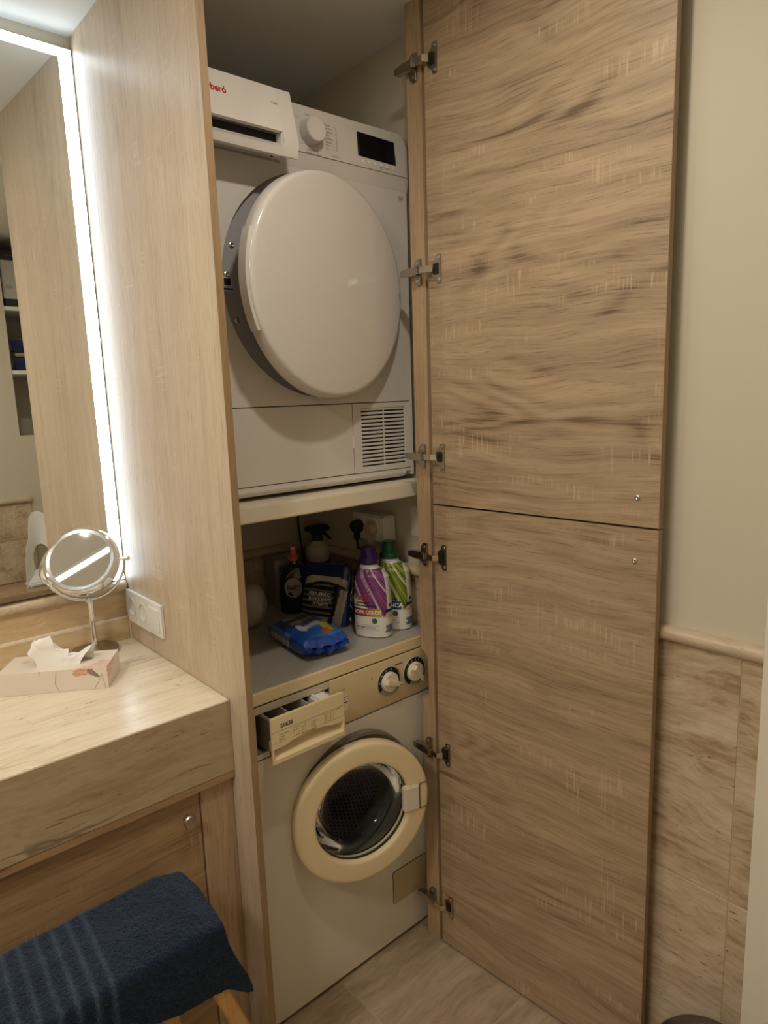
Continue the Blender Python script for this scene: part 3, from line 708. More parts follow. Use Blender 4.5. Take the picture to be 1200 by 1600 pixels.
tray = obj('tray', bm, plain('tray_plastic', (.50, .47, .40), .4), dd)
bm = bm_new(); box(bm, .188, .226, DY + .020, DY + .075, .776, .7965, .003); box(bm, .192, .198, DY + .02, DY + .074, .7965, .800, .001); tag(obj('siphon_cap', bm, WHITESOCK, dd), 'pale siphon insert')
bm = bm_new(); prism(bm, [(DY + .04, .722), (DY + .160, .722), (DY + .160, .795), (DY + .022, .795), (DY + .022, .74)], YZ, .0565, .0598); obj('tray_side', bm, plain('tray_side_plastic', (.20, .18, .15), .3), dd)
FD = lambda u, v: (u, DY - .0006, v)
lettering([('ZANUSSI', .0128, .0845, .7890, dict(sx=.62, offset=.0003))], FD, INK, dd)
rows = []
for i, s in enumerate(('Coton  resistente', 'Sintéticos', 'Delicados', 'Lana')): rows.append((s, .0044, .064, .7705 - .0058 * i, dict(align='LEFT', sx=.8)))
for i, s in enumerate(('Centrifugado', 'Lavado', 'Prelavado', 'Aclarados', 'Desagüe')): rows.append((s, .0042, .1475, .7705 - .0053 * i, dict(align='LEFT', sx=.8)))
for j, x in enumerate((.102, .109, .1155, .124, .1315)):
    for i, s in enumerate(('90', '60', '40', '30') if j % 2 else ('A', 'B', 'C', 'D')):
        if (i + j) % 7 != 3: rows.append((s, .0046, x, .7735 - .0062 * i, {}))
for j, x in enumerate((.186, .193, .2005, .209)):
    for i, s in enumerate(('E', 'F', 'G', 'H') if j % 2 else ('60', '40', '30', '40')): rows.append((s, .0046, x, .7735 - .0060 * i, {}))
rows += [('50 100', .0042, .222, .7755, {})]
lettering(rows, FD, INKBROWN, dd)
# dials
def dial(x, z, pang, black):
    c = Vector((x, YW - .0006, z))
    b = bm_new(); lathe(b, [(.0405, 0), (.0402, .0022), (.0385, .0026), (.0375, .0008)], c, (0, -1, 0), 56, cap0=False, cap1=False); k = obj('dial', b, plain('dial_rim', (.50, .45, .35), .35), t)
    b = bm_new(); lathe(b, [(.0376, .0008), (0, .0008)], c, (0, -1, 0), 56, cap0=False); obj('dial_plate', b, plain('dial_plate_metal', (.42, .385, .32), .35, metal=.3), k)
    b = bm_new(); n = 40
    a0, a1 = (math.radians(-25), math.radians(215)) if not black else (math.radians(-60), math.radians(240))
    P = [[b.verts.new(c + Vector((math.cos(q) * r, -.0011, math.sin(q) * r))) for r in (.0262, .0370)] for q in (a0 + (a1 - a0) * i / n for i in range(n + 1))]
    for A_, B_ in zip(P, P[1:]): b.faces.new((A_[0], A_[1], B_[1], B_[0]))
    obj('dial_scale', b, plain('scale_black', (.012, .012, .011), .35), k)
    b = bm_new(); lathe(b, [(.0255, .0008), (.0250, .010), (.0235, .0115), (0, .0115)], c, (0, -1, 0), 44, cap0=False)
    d = Vector((math.cos(pang), 0, math.sin(pang))); s = Vector((-d.z, 0, d.x)); V = []
    for (a, w_, h) in ((-.022, .0085, .011), (.034, .0045, .011), (-.022, .0060, .0245), (.030, .0032, .0215)):
        for q in (-1, 1): V.append(b.verts.new(c + d * a + s * w_ * q + Vector((0, -h, 0))))
    for f in ((0, 1, 3, 2), (4, 6, 7, 5), (0, 2, 6, 4), (1, 5, 7, 3), (0, 4, 5, 1), (2, 3, 7, 6)): b.faces.new([V[i] for i in f])
    obj('dial_knob', b, CREAM_LT, k)
    b = bm_new(); P4 = [c + d * a + s * w_ + Vector((0, -.0222 + (0.0), 0)) for a, w_ in ((.020, -.0015), (.0305, -.0015), (.0305, .0015), (.020, .0015))]; b.faces.new([b.verts.new(q) for q in P4]); obj('pointer_mark', b, INKGREY, k)
    T = [(s_, .0062, x + math.cos(math.radians(q)) * .0315, z + math.sin(math.radians(q)) * .0315, {}) for s_, q in (zip(('40', '30', '60', '90'), (75, 105, 140, 175)) if not black else zip('123456A', (160, 130, 105, 82, 60, 35, 10)))]
    lettering(T, lambda u, v: (u, YW - .0020, v), INKWHITE, k)
dial(.4290, .7580, math.radians(-22), False)
dial(.5185, .7590, math.radians(-52), True)
PFW = lambda u, v: (u, YW - .0007, v)
lettering([('Z 55 TX', .0052, .2895, .7815, dict(align='RIGHT')), ('§', .010, .374, .7830, {}), ('C', .007, .5600, .728, {}), ('!', .007, .552, .806, {})], PFW, INKBROWN, t)
bm = bm_new(); bars(bm, [(.452, .478, .7925, .7960)], PFW); obj('panel_dash', bm, INKBROWN, t)
bm = bm_new(); box(bm, .276, .2955, YW - .0012, YW, .7275, .7655, .0005); lab = obj('energy_label', bm, CREAM_LT, t)
bm = bm_new(); bars(bm, [(.278, .294, .7480, .7505), (.278, .288, .7560, .7572), (.284, .294, .7610, .7625)], lambda u, v: (u, YW - .0016, v)); obj('label_print', bm, INKNAVY, lab)
# filter flap
bm = bm_new(); prism(bm, rounded(.4215, .5445, .1175, .2135, .006, 4), XZ, YW + .0020, YW + .006); obj('flap_gap', bm, DARK, t)
bm = bm_new(); prism(bm, rounded(.4230, .5430, .1190, .2120, .005, 4), XZ, YW + .0012, YW + .006); tag(obj('filter_flap', bm, CREAM_GR, t), 'yellowed filter flap')
# bezel, gasket, drum
PCv = Vector((PC[0], 0, PC[1]))
bm = bm_new(); lathe(bm, [(.1775, YW + .003), (.1765, YW - .016), (.172, YW - .020), (.152, YW - .018), (.150, YW + .02)], PCv, (0, 1, 0), 96, cap0=False, cap1=False); bez = obj('bezel', bm, BEZEL, t)
def bezel_map(u, v):      # u = arc length clockwise from the top, v = depth
    a = math.pi / 2 - u / .1774
    return Vector((PC[0] + math.cos(a) * .1772, YW - .008 + v, PC[1] + math.sin(a) * .1772))
lettering([('ATENCIÓN NO ABRIR', .0068, -.050, .003, {}), ('DURANTE EL LAVADO', .0068, -.050, -.005, {}), ('MAX 5 KG', .0070, .030, .002, {}), ('230V 50HZ', .0055, .030, -.005, {})], bezel_map, INK, bez)
bm = bm_new(); bars(bm, [(.012, .050, -.0095, .0085)], lambda u, v: PCv * 0 + (bezel_map(u, v) - Vector((PC[0], 0, PC[1])) * 0), 8)
tag(obj('rating_label', bm, plain('label_grey', (.26, .24, .20), .4), bez), 'grey rating label')
bm = bm_new(); lathe(bm, [(.156, YW + .020), (.150, YW + .010), (.142, YW + .012), (.138, YW + .022), (.140, YW + .034), (.148, YW + .046), (.150, YW + .07)], PCv, (0, 1, 0), 72, cap0=False, cap1=False); tag(obj('gasket', bm, RUBBER, t), 'black rubber gasket')
bm = bm_new(); lathe(bm, [(.150, YW + .07), (.152, YW + .072), (.236, YW + .08), (.236, .46), (.225, .475)], PCv, (0, 1, 0), 96, cap0=False, cap1=False); dr = obj('drum', bm, DRUM, t)
bm = bm_new(); lathe(bm, [(.225, .475), (.12, .480), (.06, .470), (0, .470)], PCv, (0, 1, 0), 72, cap0=False); obj('drum_back', bm, DRUM, dr)
bm = bm_new(); lathe(bm, [(.150, YW + .069), (.153, YW + .066), (.156, YW + .071), (.153, YW + .074)], PCv, (0, 1, 0), 96, closed=True); obj('drum_seam', bm, CHROME, dr)
bm = bm_new(); sp = .0135
for i in range(-18, 19):
    for j in range(-20, 21):
        x, z = sp * (i + .5 * (j % 2)), sp * .866 * j
        r = math.hypot(x, z)
        if r < .215 and r > .055: lathe(bm, [(.0048, 0), (0, 0)], (PC[0] + x, .4735 + (.0 if r > .12 else -(.12 - r) / .06 * .010) , PC[1] + z), (0, -1, 0), 6, cap0=False)
for i in range(-24, 25):
    for j in range(26):
        a = sp * (i + .5 * (j % 2)) / .2352; y = .125 + sp * .866 * j
        d = Vector((math.cos(a), 0, math.sin(a))); lathe(bm, [(.0048, 0), (0, 0)], PCv + d * .2352 + Vector((0, y, 0)), -d, 6, cap0=False)
obj('perforation', bm, DARK, dr, kind='stuff')
# porthole door, hinged on the left, ajar
WA = -.246; wc = Vector((.2845, .0135, .4845)); we = Vector((math.cos(WA), math.sin(WA), 0)); wn = Vector((math.sin(WA), -math.cos(WA), 0))
Zu = Vector((0, 0, 1))
bm = bm_new(); RO, RI = .1785, .1235
lathe(bm, [(RI, -.030), (RI + .0002, -.006), (RI + .002, -.001), (RI + .006, .0008), (RI + .010, .0010), (.150, .0014), (RO - .011, .0010), (RO - .007, .0006), (RO - .002, -.0012), (RO, -.004), (RO - .0005, -.026), (RO - .006, -.031)], wc, wn, 112, closed=True)
wdoor = obj('porthole_door', bm, CREAM, t, smooth=50)
bm = bm_new(); lathe(bm, [(RO - .004, -.0312), (RO - .004, -.038), (.150, -.040), (RI + .001, -.036)], wc, wn, 96, cap0=False, cap1=False); lathe(bm, [(RI + .0015, -.012), (RI - .0015, -.013), (RI - .0015, -.020), (RI + .0015, -.02)], wc, wn, 96, closed=True); tag(obj('door_back', bm, plain('door_back_black', (.03, .028, .025), .4), wdoor), 'black back rim')
bm = bm_new(); G = [(RI - .0005, -.018), (RI - .004, -.024), (.112, -.050), (.104, -.072), (.085, -.088), (.05, -.096), (0, -.098)]
lathe(bm, G, wc, wn, 72, cap0=False)
obj('glass_bowl', bm, GLASS, wdoor)
# latch block + seams
def wpt(a, b, h): return wc + we * a + Zu * b + wn * h
def wbox(bm, a0, a1, b0, b1, h0, h1, bev):
    b = bm_new(); box(b, a0, a1, b0, b1, h0, h1, bev)
    for v in b.verts: v.co = wpt(*v.co)
    me = bpy.data.meshes.new('tmp'); b.to_mesh(me); b.free(); bm.from_mesh(me); bpy.data.meshes.remove(me)
bm = bm_new(); wbox(bm, .1075, .1505, -.0335, .0335, -.012, .0065, .0035); tag(obj('latch', bm, plain('latch_plastic', (.74, .69, .58), .3), wdoor), 'paler latch handle')
bm = bm_new(); wbox(bm, .1505, .1790, .0328, .0336, .000, .0033, 0); wbox(bm, .1505, .1790, -.0336, -.0328, .000, .0033, 0); wbox(bm, .1508, .1522, -.0333, .0333, .000, .0044, 0); obj('latch_seam', bm, INKBROWN, wdoor)

# ================================================================== THINGS ON THE WASHER
ZT = .8505
def superloft(bm, secs, nseg=64, power=2.6):
    """secs: (z, halfwidth, halfdepth, shift) -> closed loft; returns rings"""
    rings = []
    for (z, a, b, s) in secs:
        R = []
        for i in range(nseg):
            q = 2 * math.pi * i / nseg; c, s_ = math.cos(q), math.sin(q)
            R.append(bm.verts.new((s + a * math.copysign(abs(c) ** (2 / power), c), b * math.copysign(abs(s_) ** (2 / power), s_), z)))
        rings.append(R)
    for A, B in zip(rings, rings[1:]):
        for i in range(nseg): bm.faces.new((A[i], A[(i + 1) % nseg], B[(i + 1) % nseg], B[i]))
    bm.faces.new(list(reversed(rings[0]))); bm.faces.new(rings[-1]); return rings
def interp(tab, z):
    for (z0, *a), (z1, *b) in zip(tab, tab[1:]):
        if z <= z1:
            f = (z - z0) / (z1 - z0); f = f * f * (3 - 2 * f); return [p + (q - p) * f for p, q in zip(a, b)]
    return list(tab[-1][1:])
BOT = [(0, .044, .026, 0), (.004, .049, .031, 0), (.03, .0505, .0325, 0), (.09, .0500, .0325, 0), (.135, .0475, .031, .0005), (.160, .0440, .029, .001), (.176, .036, .025, -.001), (.186, .0245, .0215, -.006), (.190, .0225, .021, -.007), (.194, .0225, .021, -.007)]
BH = .194
def smooth01(x, a, b): f = max(0, min(1, (x - a) / (b - a))); return f * f * (3 - 2 * f)
def bottle_print(main, bright, deep):
    white = (.78, .77, .73)
    def col(co):
        x, y, z = co
        h = z / BH; a = interp(BOT, min(z, BH))[0]; q = x / max(a, .01)
        if y > .006: return white                      # back
        # sweep of colour from the shoulder down to the lower right
        edge = .60 - .30 * smooth01(q, -1.0, .62)
        m = smooth01(h, edge - .012, edge + .02)
        m *= 1 - smooth01(q, .90, .93)       # white handle band on the right
        m *= 1 - smooth01(h, .945, .955)
        ph = q * 1.25 + (1 - h) * -1.1 + .75 * (h - .2) ** 2 * 2.2
        s = .5 + .5 * math.sin(ph * 13.0); s2 = .5 + .5 * math.sin(ph * 31.0 + 1.3)
        c = [d + (mm - d) * s for d, mm in zip(deep, main)]
        c = [p + (r_ - p) * max(0, s2 - .55) * 1.0 for p, r_ in zip(c, bright)]
        wl = max(0, math.sin(ph * 6.5 + .9) - .965) / .035 + .9 * max(0, math.sin(ph * 9.0 + 2.2) - .955) / .045 * (1 - smooth01(q, -.3, .3))
        c = [p + (.85 - p) * min(1, wl) for p in c]
        return tuple(w_ + (p - w_) * m for w_, p in zip(white, c))
    return col
PRINT = printed('bottle_print', .3, coat=.3); PRINTPACK = printed('pack_print', .32, coat=.25, bump=.25); PRINTBOX = printed('carton_print', .5)
def bottle(name, label, loc, rz, cols, capcol, band, bandtxt, bandgrad, lines):
    t = thing(name, label, 'bottle', loc, rz, 'detergent bottles on the washing machine')
    bm = bm_new(); n = 130
    superloft(bm, [(BH * i / n, *interp(BOT, BH * i / n)) for i in range(n + 1)], 150, 2.5)
    obj('bottle_body', bm, PRINT, t, world=False, cols=cols, smooth=60)
    cm = plain('cap_' + name + str(round(loc[0], 2)), capcol, .3, coat=.2)
    bm = bm_new(); lathe(bm, [(.0255, .1955), (.0262, .200), (.0262, .206), (.0240, .208), (.0240, .2125), (.0195, .2145), (.0190, .238), (.0170, .2405), (0, .2405)], (-.007, 0, 0), (0, 0, 1), 40)
    cap = obj('cap', bm, cm, t, world=False)
    bm = bm_new()
    for i in range(26):
        q = 2 * math.pi * i / 26; box(bm, -.007 + math.cos(q) * .0191 - .0005, -.007 + math.cos(q) * .0191 + .0005, math.sin(q) * .0191 - .0005, math.sin(q) * .0191 + .0005, .216, .236)
    obj('ridge', bm, cm, cap, world=False)
    bm = bm_new(); lathe(bm, [(.0228, .188), (.0240, .190), (.0240, .1945), (.0225, .1955)], (-.007, 0, 0), (0, 0, 1), 40); obj('neck_ring', bm, WHITEPL, t, world=False)
    def sm(u, v, e=.0005):       # front surface (facing -y)
        a, b, s = interp(BOT, v); q = max(-.999, min(.999, (u - s) / a)); p = 2.5
        return (u, -(b * (1 - abs(q) ** p) ** (1 / p)) - e, v)
    bm = bm_new(); N = 40; x0, x1, z0, z1 = band
    for i in range(N):
        a, b = x0 + (x1 - x0) * i / N, x0 + (x1 - x0) * (i + 1) / N
        for j in range(3):
            c0, c1 = z0 + (z1 - z0) * j / 3, z0 + (z1 - z0) * (j + 1) / 3
            bm.faces.new([bm.verts.new(sm(a, c0, .0004)), bm.verts.new(sm(b, c0, .0004)), bm.verts.new(sm(b, c1, .0004)), bm.verts.new(sm(a, c1, .0004))])
    obj('name_band', bm, PRINT, t, world=False, cols=bandgrad)
    lettering([bandtxt], lambda u, v: sm(u, v, .0009), INKWHITE, t, world=False)
    for mat, items in lines: lettering(items, lambda u, v: sm(u, v, .0008), mat, t, world=False)
    bm = bm_new(); bars(bm, [(-.043, .026, .0225, .0231), (-.043, .026, .0365, .0371), (.0255, .026, .0225, .0371)], lambda u, v: sm(u, v, .0006), 16); obj('print_frame', bm, INKGREY, t, world=False)
    bm = bm_new(); n = 24; V = [bm.verts.new(sm(.015 + .0075 * math.cos(2 * math.pi * i / n), .0485 + .0075 * math.sin(2 * math.pi * i / n), .0007)) for i in range(n)]; bm.faces.new(V); obj('green_seal', bm, INKGREEN, t, world=False)
    # small print on the narrow side (+x)
    def sd(u, v, e=.0006):
        a, b, s = interp(BOT, v); q = max(-.999, min(.999, u / b)); p = 2.5
        return (s + a * (1 - abs(q) ** p) ** (1 / p) + e, u, v)
    bm = bm_new(); bars(bm, [(-.022, .010, .016, .036)], sd, 8); obj('side_print', bm, plain('side_print_ink', (.16, .17, .24), .5), t, world=False)
    bm = bm_new(); bars(bm, [(-.022, .010, .056, .066)], sd, 8); obj('side_badge', bm, plain('side_badge_ink', (.72, .48, .20), .5), t, world=False)
    bm = bm_new(); bars(bm, [(-.022, .010, .070, .078)], sd, 8); obj('side_stripe', bm, INKNAVY, t, world=False)
    bm = bm_new(); bars(bm, [(-.012, -.002, .084, .092)], sd, 6); obj('side_mark', bm, INKNAVY, t, world=False)
    return t
def grad(co):
    f = smooth01(co[0], -.045, .034); a, b, c = (.10, .008, .035), (.50, .06, .02), (.45, .36, .02)
    return tuple(p + (q - p) * min(1, f * 2) for p, q in zip(a, b)) if f < .5 else tuple(p + (q - p) * (f * 2 - 1) for p, q in zip(b, c))
BRZ = math.radians(-60)
bottle('detergent_bottle', 'white and purple detergent bottle with purple cap reading ROPA COLOR', (.4640, .1690, ZT), BRZ, bottle_print((.22, .035, .19), (.50, .22, .45), (.10, .012, .10)), (.035, .012, .10),
       (-.0488, .033, .060, .081), ('ROPA COLOR', .0150, -.0055, .0703, dict(sx=.80, offset=.0004)), grad,
       [(INKRED, [('FORMIL', .0140, -.020, .1075, dict(offset=.0005, sx=.85)), ]), (INK, [('DETERGENTE', .0062, -.017, .0960, dict(offset=.0003)), ('SUPERCONCENTRADO', .0062, -.013, .0880, dict(offset=.0003)), ('30°C 40°C', .0062, -.024, .0300, dict(offset=.0002)), ('LAVADOS EFICACES', .0036, .005, .0320, {}), ('EN AGUA FRÍA', .0036, .005, .0275, {})]),
        (INKWHITE, [('44', .010, -.043, .1300, {})])])
bottle('detergent_bottle', 'white and lime-green detergent bottle with green cap, against the wall behind the purple one', (.5430, .1760, ZT), BRZ, bottle_print((.26, .34, .015), (.62, .66, .12), (.03, .10, .01)), (.008, .085, .025),
       (-.0488, .031, .060, .083), ('BLANCA', .0160, .0045, .0712, dict(offset=.0005)), lambda co: (.012, .045, .25),
       [(INKRED, [('FORMIL', .0140, -.020, .1075, dict(offset=.0005, sx=.85))]), (INK, [('DETERGENTE', .0062, -.017, .0960, dict(offset=.0003)), ('CONCENTRADO', .0062, -.002, .0890, dict(offset=.0003)), ('LAVADOS', .0042, .008, .0300, {})])])

# soft packs
def pillow(bm, L, W, Hh, nu, nv, seal=.012, crinkle=.0016, seed=0):
    """flow-wrap pack lying flat, ends sealed at +-L/2 (x). Returns nothing; local coords, base z=0"""
    def f(u, v):
        x = (u - .5) * L; a = 2 * math.pi * v
        e = max(0, abs(u - .5) * 2 * L / 2 - (L / 2 - seal - .02)) / (.02 + seal)
        k = 1 - min(1, e) ** 1.6 * .93
        c, s = math.cos(a), math.sin(a); p = 4.0
        y = (W / 2) * math.copysign(abs(c) ** (2 / p), c) * (1 - .06 * (1 - k)); z = (Hh / 2) * math.copysign(abs(s) ** (2 / p), s) * k
        nz = mnoise.noise(Vector((x * 60 + seed, y * 60, z * 60))) * crinkle * (1 + 2.5 * e) + mnoise.noise(Vector((x * 22 + seed, y * 22, z * 30 + 5))) * crinkle * 1.4
        zz = Hh / 2 * (1 - .0) + z + nz
        return Vector((x, y, max(.0008, zz)))
    grid(bm, f, nu, nv)
def wipes_print(co):
    x, y, z = co
    blue, mid, navy = (.012, .075, .42), (.035, .20, .55), (.006, .012, .07)
    if z > .046:                                   # top face
        u, v = x / .10, y / .062
        if u < -.95: return navy
        c = tuple(a + (b - a) * smooth01(v, -.9, .4) for a, b in zip(blue, mid)) if u > -.2 else tuple(a + (b - a) * .5 for a, b in zip(navy, blue))
        if -.78 < u < .25 and -.55 < v < .62:
            k = .5 + .5 * math.sin(u * 14 + v * 3)
            c = tuple(a * (1 - k * .75) + b * k * .75 for a, b in zip(c, (.62, .58, .46)))
        if .0 < u < .75 and .45 < v + .25 * (u - .2) < .80: c = (.72, .48, .04)
        if .62 < u < .84 and .10 < v < .42: c = (.70, .11, .02)
        d = math.hypot((u - .18) / 1.0, (v + .38) / .62)
        if d < .30: c = (.60, .66, .70)
        elif d < .35: c = (.01, .03, .20)
        return c
    if y < -.04 and abs(x) < .085 and z > .006:    # long side with pictograms
        u = (x + .085) / .17
        if u < .66 and .010 < z < .030:
            q = (u / .66 * 5) % 1
            return (.62, .60, .52) if .12 < q < .88 else blue
        if u < .66 and .030 < z < .044: return (.10, .24, .48)
        return blue
    return blue
t = thing('wipes_pack', 'blue flow-wrap pack of wipes lying flat at the front of the washer top', 'wipes', (.2990, .2400, ZT + .0008), math.radians(83 + 180))
bm = bm_new(); pillow(bm, .215, .128, .052, 120, 160, seed=3.1)
obj('wrapper', bm, PRINTPACK, t, world=False, cols=wipes_print, smooth=70)
lettering([('TOALLITAS', .014, -.034, .018, dict(offset=.0004, sx=.9)), ('ATRAPA SUCIEDAD', .0095, -.030, .000, dict(offset=.0003))], lambda u, v: (u, v, .0572), INK, t, world=False)
bm = bm_new()
for sgn in (-1, 1):
    bm = bm_new()
    def ft(u, v, sgn=sgn): return Vector((sgn * (.103 + .014 * u), (v - .5) * .118, .026 + .0035 * math.sin(v * 22) + .004 * math.sin(v * 7 + 1) - .010 * u))
    grid(bm, ft, 6, 40)
    bmesh.ops.solidify(bm, geom=bm.faces[:], thickness=.0008)
    obj('end_seal', bm, plain('wrapper_blue', (.012, .075, .42), .3, coat=.3), t, world=False)

# tilted pouch behind the wipes
def pouch_print(co):
    x, y, z = co; h = z / .165; q = (x - .010 * h) / .078; y -= .020 * h
    if y > .004: return (.35, .36, .38)
    navy, white, blk = (.010, .022, .10), (.56, .53, .45), (.012, .012, .016)
    if h > .80: return navy
    arc = .62 + .10 * math.cos(q * 1.6)
    if arc < h < arc + .12: return white if abs(q) < .86 else navy
    if arc - .05 < h <= arc: return blk
    if h <= arc - .05:
        if q > .55 + .35 * (h - .3): return white if q < .80 + .2 * h else (.012, .05, .22)
        if h < .14: return white if q < .3 else (.012, .05, .22)
        return tuple(a * .45 for a in white) if ((h * 11) % 1) < .35 and q < .4 else blk
    return navy
t = thing('powder_pouch', 'navy and white stand-up pouch leaning behind the blue wipes pack', 'pouch', (.432, .345, ZT + .0008), math.radians(-68))
bm = bm_new()
def pf(u, v):
    z = .165 * v; a = 2 * math.pi * u; w_ = .078 * (1 - .06 * v); d = .024 * (1 - v) ** .7 + .003
    c, s = math.cos(a), math.sin(a); p = 3
    nz = mnoise.noise(Vector((c * 3, s * 3, z * 40))) * .004 * (.3 + v)
    return Vector((w_ * math.copysign(abs(c) ** (2 / p), c) + .010 * v + nz, d * math.copysign(abs(s) ** (2 / p), s) + .020 * v + nz, z))
V = grid(bm, pf, 120, 90, wrap=True); bm.faces.new(list(reversed(V[0]))); bm.faces.new(V[-1])
obj('pouch_body', bm, PRINTPACK, t, world=False, cols=pouch_print, smooth=70)
bm = bm_new()
def sf(u, v): return Vector((.074 + .018 * u * (1 - .5 * v) + .004 * math.sin(v * 30) - .006 * v, .028 * v + .005 * math.sin(u * 3 + v * 8), .010 + .135 * v))
grid(bm, sf, 8, 60); bmesh.ops.solidify(bm, geom=bm.faces[:], thickness=.0008); tag(obj('foil_seal', bm, plain('foil', (.62, .62, .60), .25, metal=.85, bump=.4, bscale=90), t, world=False), 'crinkled silver side seal')
lettering([('PERFUMADO', .0125, -.012, .084, dict(offset=.0004)), ('BLANQUEANTE', .0105, -.010, .070, dict(offset=.0003)), ('POTENTE', .0115, -.006, .056, dict(offset=.0003))], lambda u, v: (u + .010 * v / .165, +.020 * v / .165 - .024 * (1 - v / .165) ** .7 * max(.2, 1 - abs(u / .078) ** 3) ** (1 / 3) - .0058, v), INKWHITE, t, world=False)

# dark dish-soap bottle with pink spout
t = thing('soap_bottle', 'dark dish-soap bottle with an orange-pink spout and house emblem', 'bottle', (.432, .490, ZT), math.radians(-38))
bm = bm_new(); SB = [(0, .040, .024, 0), (.006, .045, .028, 0), (.06, .046, .029, 0), (.105, .043, .027, 0), (.135, .034, .023, 0), (.150, .016, .014, 0), (.158, .013, .013, 0)]
superloft(bm, [(.158 * i / 60, *interp(SB, .158 * i / 60)) for i in range(61)], 64, 2.8); obj('bottle_body', bm, plain('dark_soap', (.012, .014, .018), .2, coat=.3), t, world=False)
bm = bm_new(); lathe(bm, [(.0165, .158), (.0165, .170), (.011, .174), (.0075, .192), (.0075, .200), (0, .202)], (0, 0, 0), (0, 0, 1), 28); tag(obj('spout', bm, plain('pink_spout', (.62, .14, .08), .35), t, world=False), 'orange-pink spout')
bm = bm_new(); lathe(bm, [(.0080, .178), (.0080, .196), (.006, .2)], (0, 0, 0), (0, 0, 1), 20); obj('spout_tip', bm, plain('pale_pink', (.75, .55, .48), .35), t, world=False)
SBm = lambda u, v, e=.0008: (u, -(.029 * (1 - min(.999, abs(u / .046)) ** 2.8) ** (1 / 2.8)) - e, v)
bm = bm_new(); n = 36; V = [bm.verts.new(SBm(-.002 + .026 * math.cos(2 * math.pi * i / n), .080 + .030 * math.sin(2 * math.pi * i / n), .0006)) for i in range(n)]; bm.faces.new(V); obj('emblem', bm, plain('emblem_cream', (.40, .35, .27), .5), t, world=False)
lettering([('FAIRY', .019, -.002, .080, dict(sx=.72, offset=.0007))], lambda u, v: SBm(u, v, .0012), INKNAVY, t, world=False)
bm = bm_new()
for a, b in (((-.022, .112), (.0, .132)), ((.0, .132), (.022, .112))):
    d = Vector((b[0] - a[0], 0, b[1] - a[1])).normalized(); s = Vector((-d.z, 0, d.x)) * .0012
    bm.faces.new([bm.verts.new(Vector(SBm(q[0], q[1], .001)) + s * k) for q, k in ((a, -1), (b, -1), (b, 1), (a, 1))])
obj('emblem_roof', bm, plain('emblem_cream', (.40, .35, .27), .5), t, world=False)

# mauve carton
def carton_print(co):
    x, y, z = co
    if y < -.055 and z < .146:      # side
        return (.16, .14, .16) if abs(x) < .012 and .03 < z < .13 else (.36, .32, .33)
    if x > .020:
        d = math.hypot(y + .06, z - .04)
        return (.30, .24, .27) if .075 < d < .083 or .10 < d < .106 else ((.20, .10, .17) if z > .07 else (.12, .09, .11))
    return (.34, .30, .31)
t = thing('detergent_carton', 'upright mauve and grey cardboard box against the closet back wall', 'carton', (.440, .604, ZT), math.radians(-12))
bm = bm_new()
for ax in range(1):
    box(bm, -.024, .024, -.060, .035, 0, .148); bmesh.ops.subdivide_edges(bm, edges=bm.edges[:], cuts=40, use_grid_fill=True)
obj('carton_body', bm, PRINTBOX, t, world=False, cols=carton_print)
lettering([('62', .018, -.040, .128, dict(offset=.0006))], lambda u, v: (.0245, u, v), INKWHITE, t, world=False)

# trigger spray
t = thing('spray_bottle', 'pale round-shouldered spray bottle with black trigger head, behind the pouch', 'bottle', (.560, .546, ZT), math.radians(-10))
bm = bm_new(); lathe(bm, [(.032, 0), (.036, .006), (.036, .110), (.0345, .122), (.0355, .132), (.038, .150), (.035, .168), (.022, .180), (.015, .184), (.014, .190)], (0, 0, 0), (0, 0, 1), 48); obj('bottle_body', bm, plain('ivory_plastic', (.62, .56, .46), .35), t, world=False)
bm = bm_new(); lathe(bm, [(.0366, .112), (.0366, .126)], (0, 0, 0), (0, 0, 1), 48, False, False); tag(obj('label_band', bm, INK, t, world=False), 'black band')
bm = bm_new(); cyl(bm, (0, 0, .188), (0, 0, .206), .017, 24); obj('collar', bm, INKNAVY, t, world=False)
bm = bm_new(); prism(bm, [(-.040, .228), (-.030, .236), (.020, .238), (.040, .230), (.044, .220), (.036, .216), (.018, .214), (.014, .205), (-.014, .205), (-.018, .216), (-.040, .220)], XZ, -.011, .011, .003); tr = obj('trigger_head', bm, plain('trigger_black', (.014, .014, .015), .35), t, world=False)
bm = bm_new(); tube(bm, [(.018, 0, .216), (.026, 0, .206), (.036, 0, .196), (.048, 0, .186)], .0045, 10); obj('trigger', bm, plain('trigger_black', (.014, .014, .015), .35), tr, world=False)

# 40-wash carton between pouch and purple bottle
def cap_print(co):
    x, y, z = co
    if z > .100: return (.50, .40, .10) if z < .122 else (.05, .06, .08)
    if x > .012 and .074 < z < .098: return (.32, .03, .02)
    if z > .06: return (.02, .04, .07)
    d = math.hypot(x - .05, z + .02); return (.16, .20, .26) if math.sin(d * 190) > 0 else (.04, .06, .11)
t = thing('tablets_bag', 'blue carton with a yellow stripe and red 40 badge, between pouch and purple bottle', 'carton', (.5240, .342, ZT), math.radians(-48))
bm = bm_new(); box(bm, -.040, .040, -.018, .018, 0, .130); bmesh.ops.subdivide_edges(bm, edges=bm.edges[:], cuts=36, use_grid_fill=True)
obj('carton_body', bm, PRINTBOX, t, world=False, cols=cap_print)
lettering([('40', .018, .026, .086, dict(offset=.0006)), ], lambda u, v: (u, -.0186, v), INKWHITE, t, world=False)
lettering([('CÁPSULAS', .011, -.006, .113, dict(offset=.0005))], lambda u, v: (u, -.0186, v), INKNAVY, t, world=False)
t.name = 'capsule_carton'; ROOTM[t.name] = ROOTM['tablets_bag']

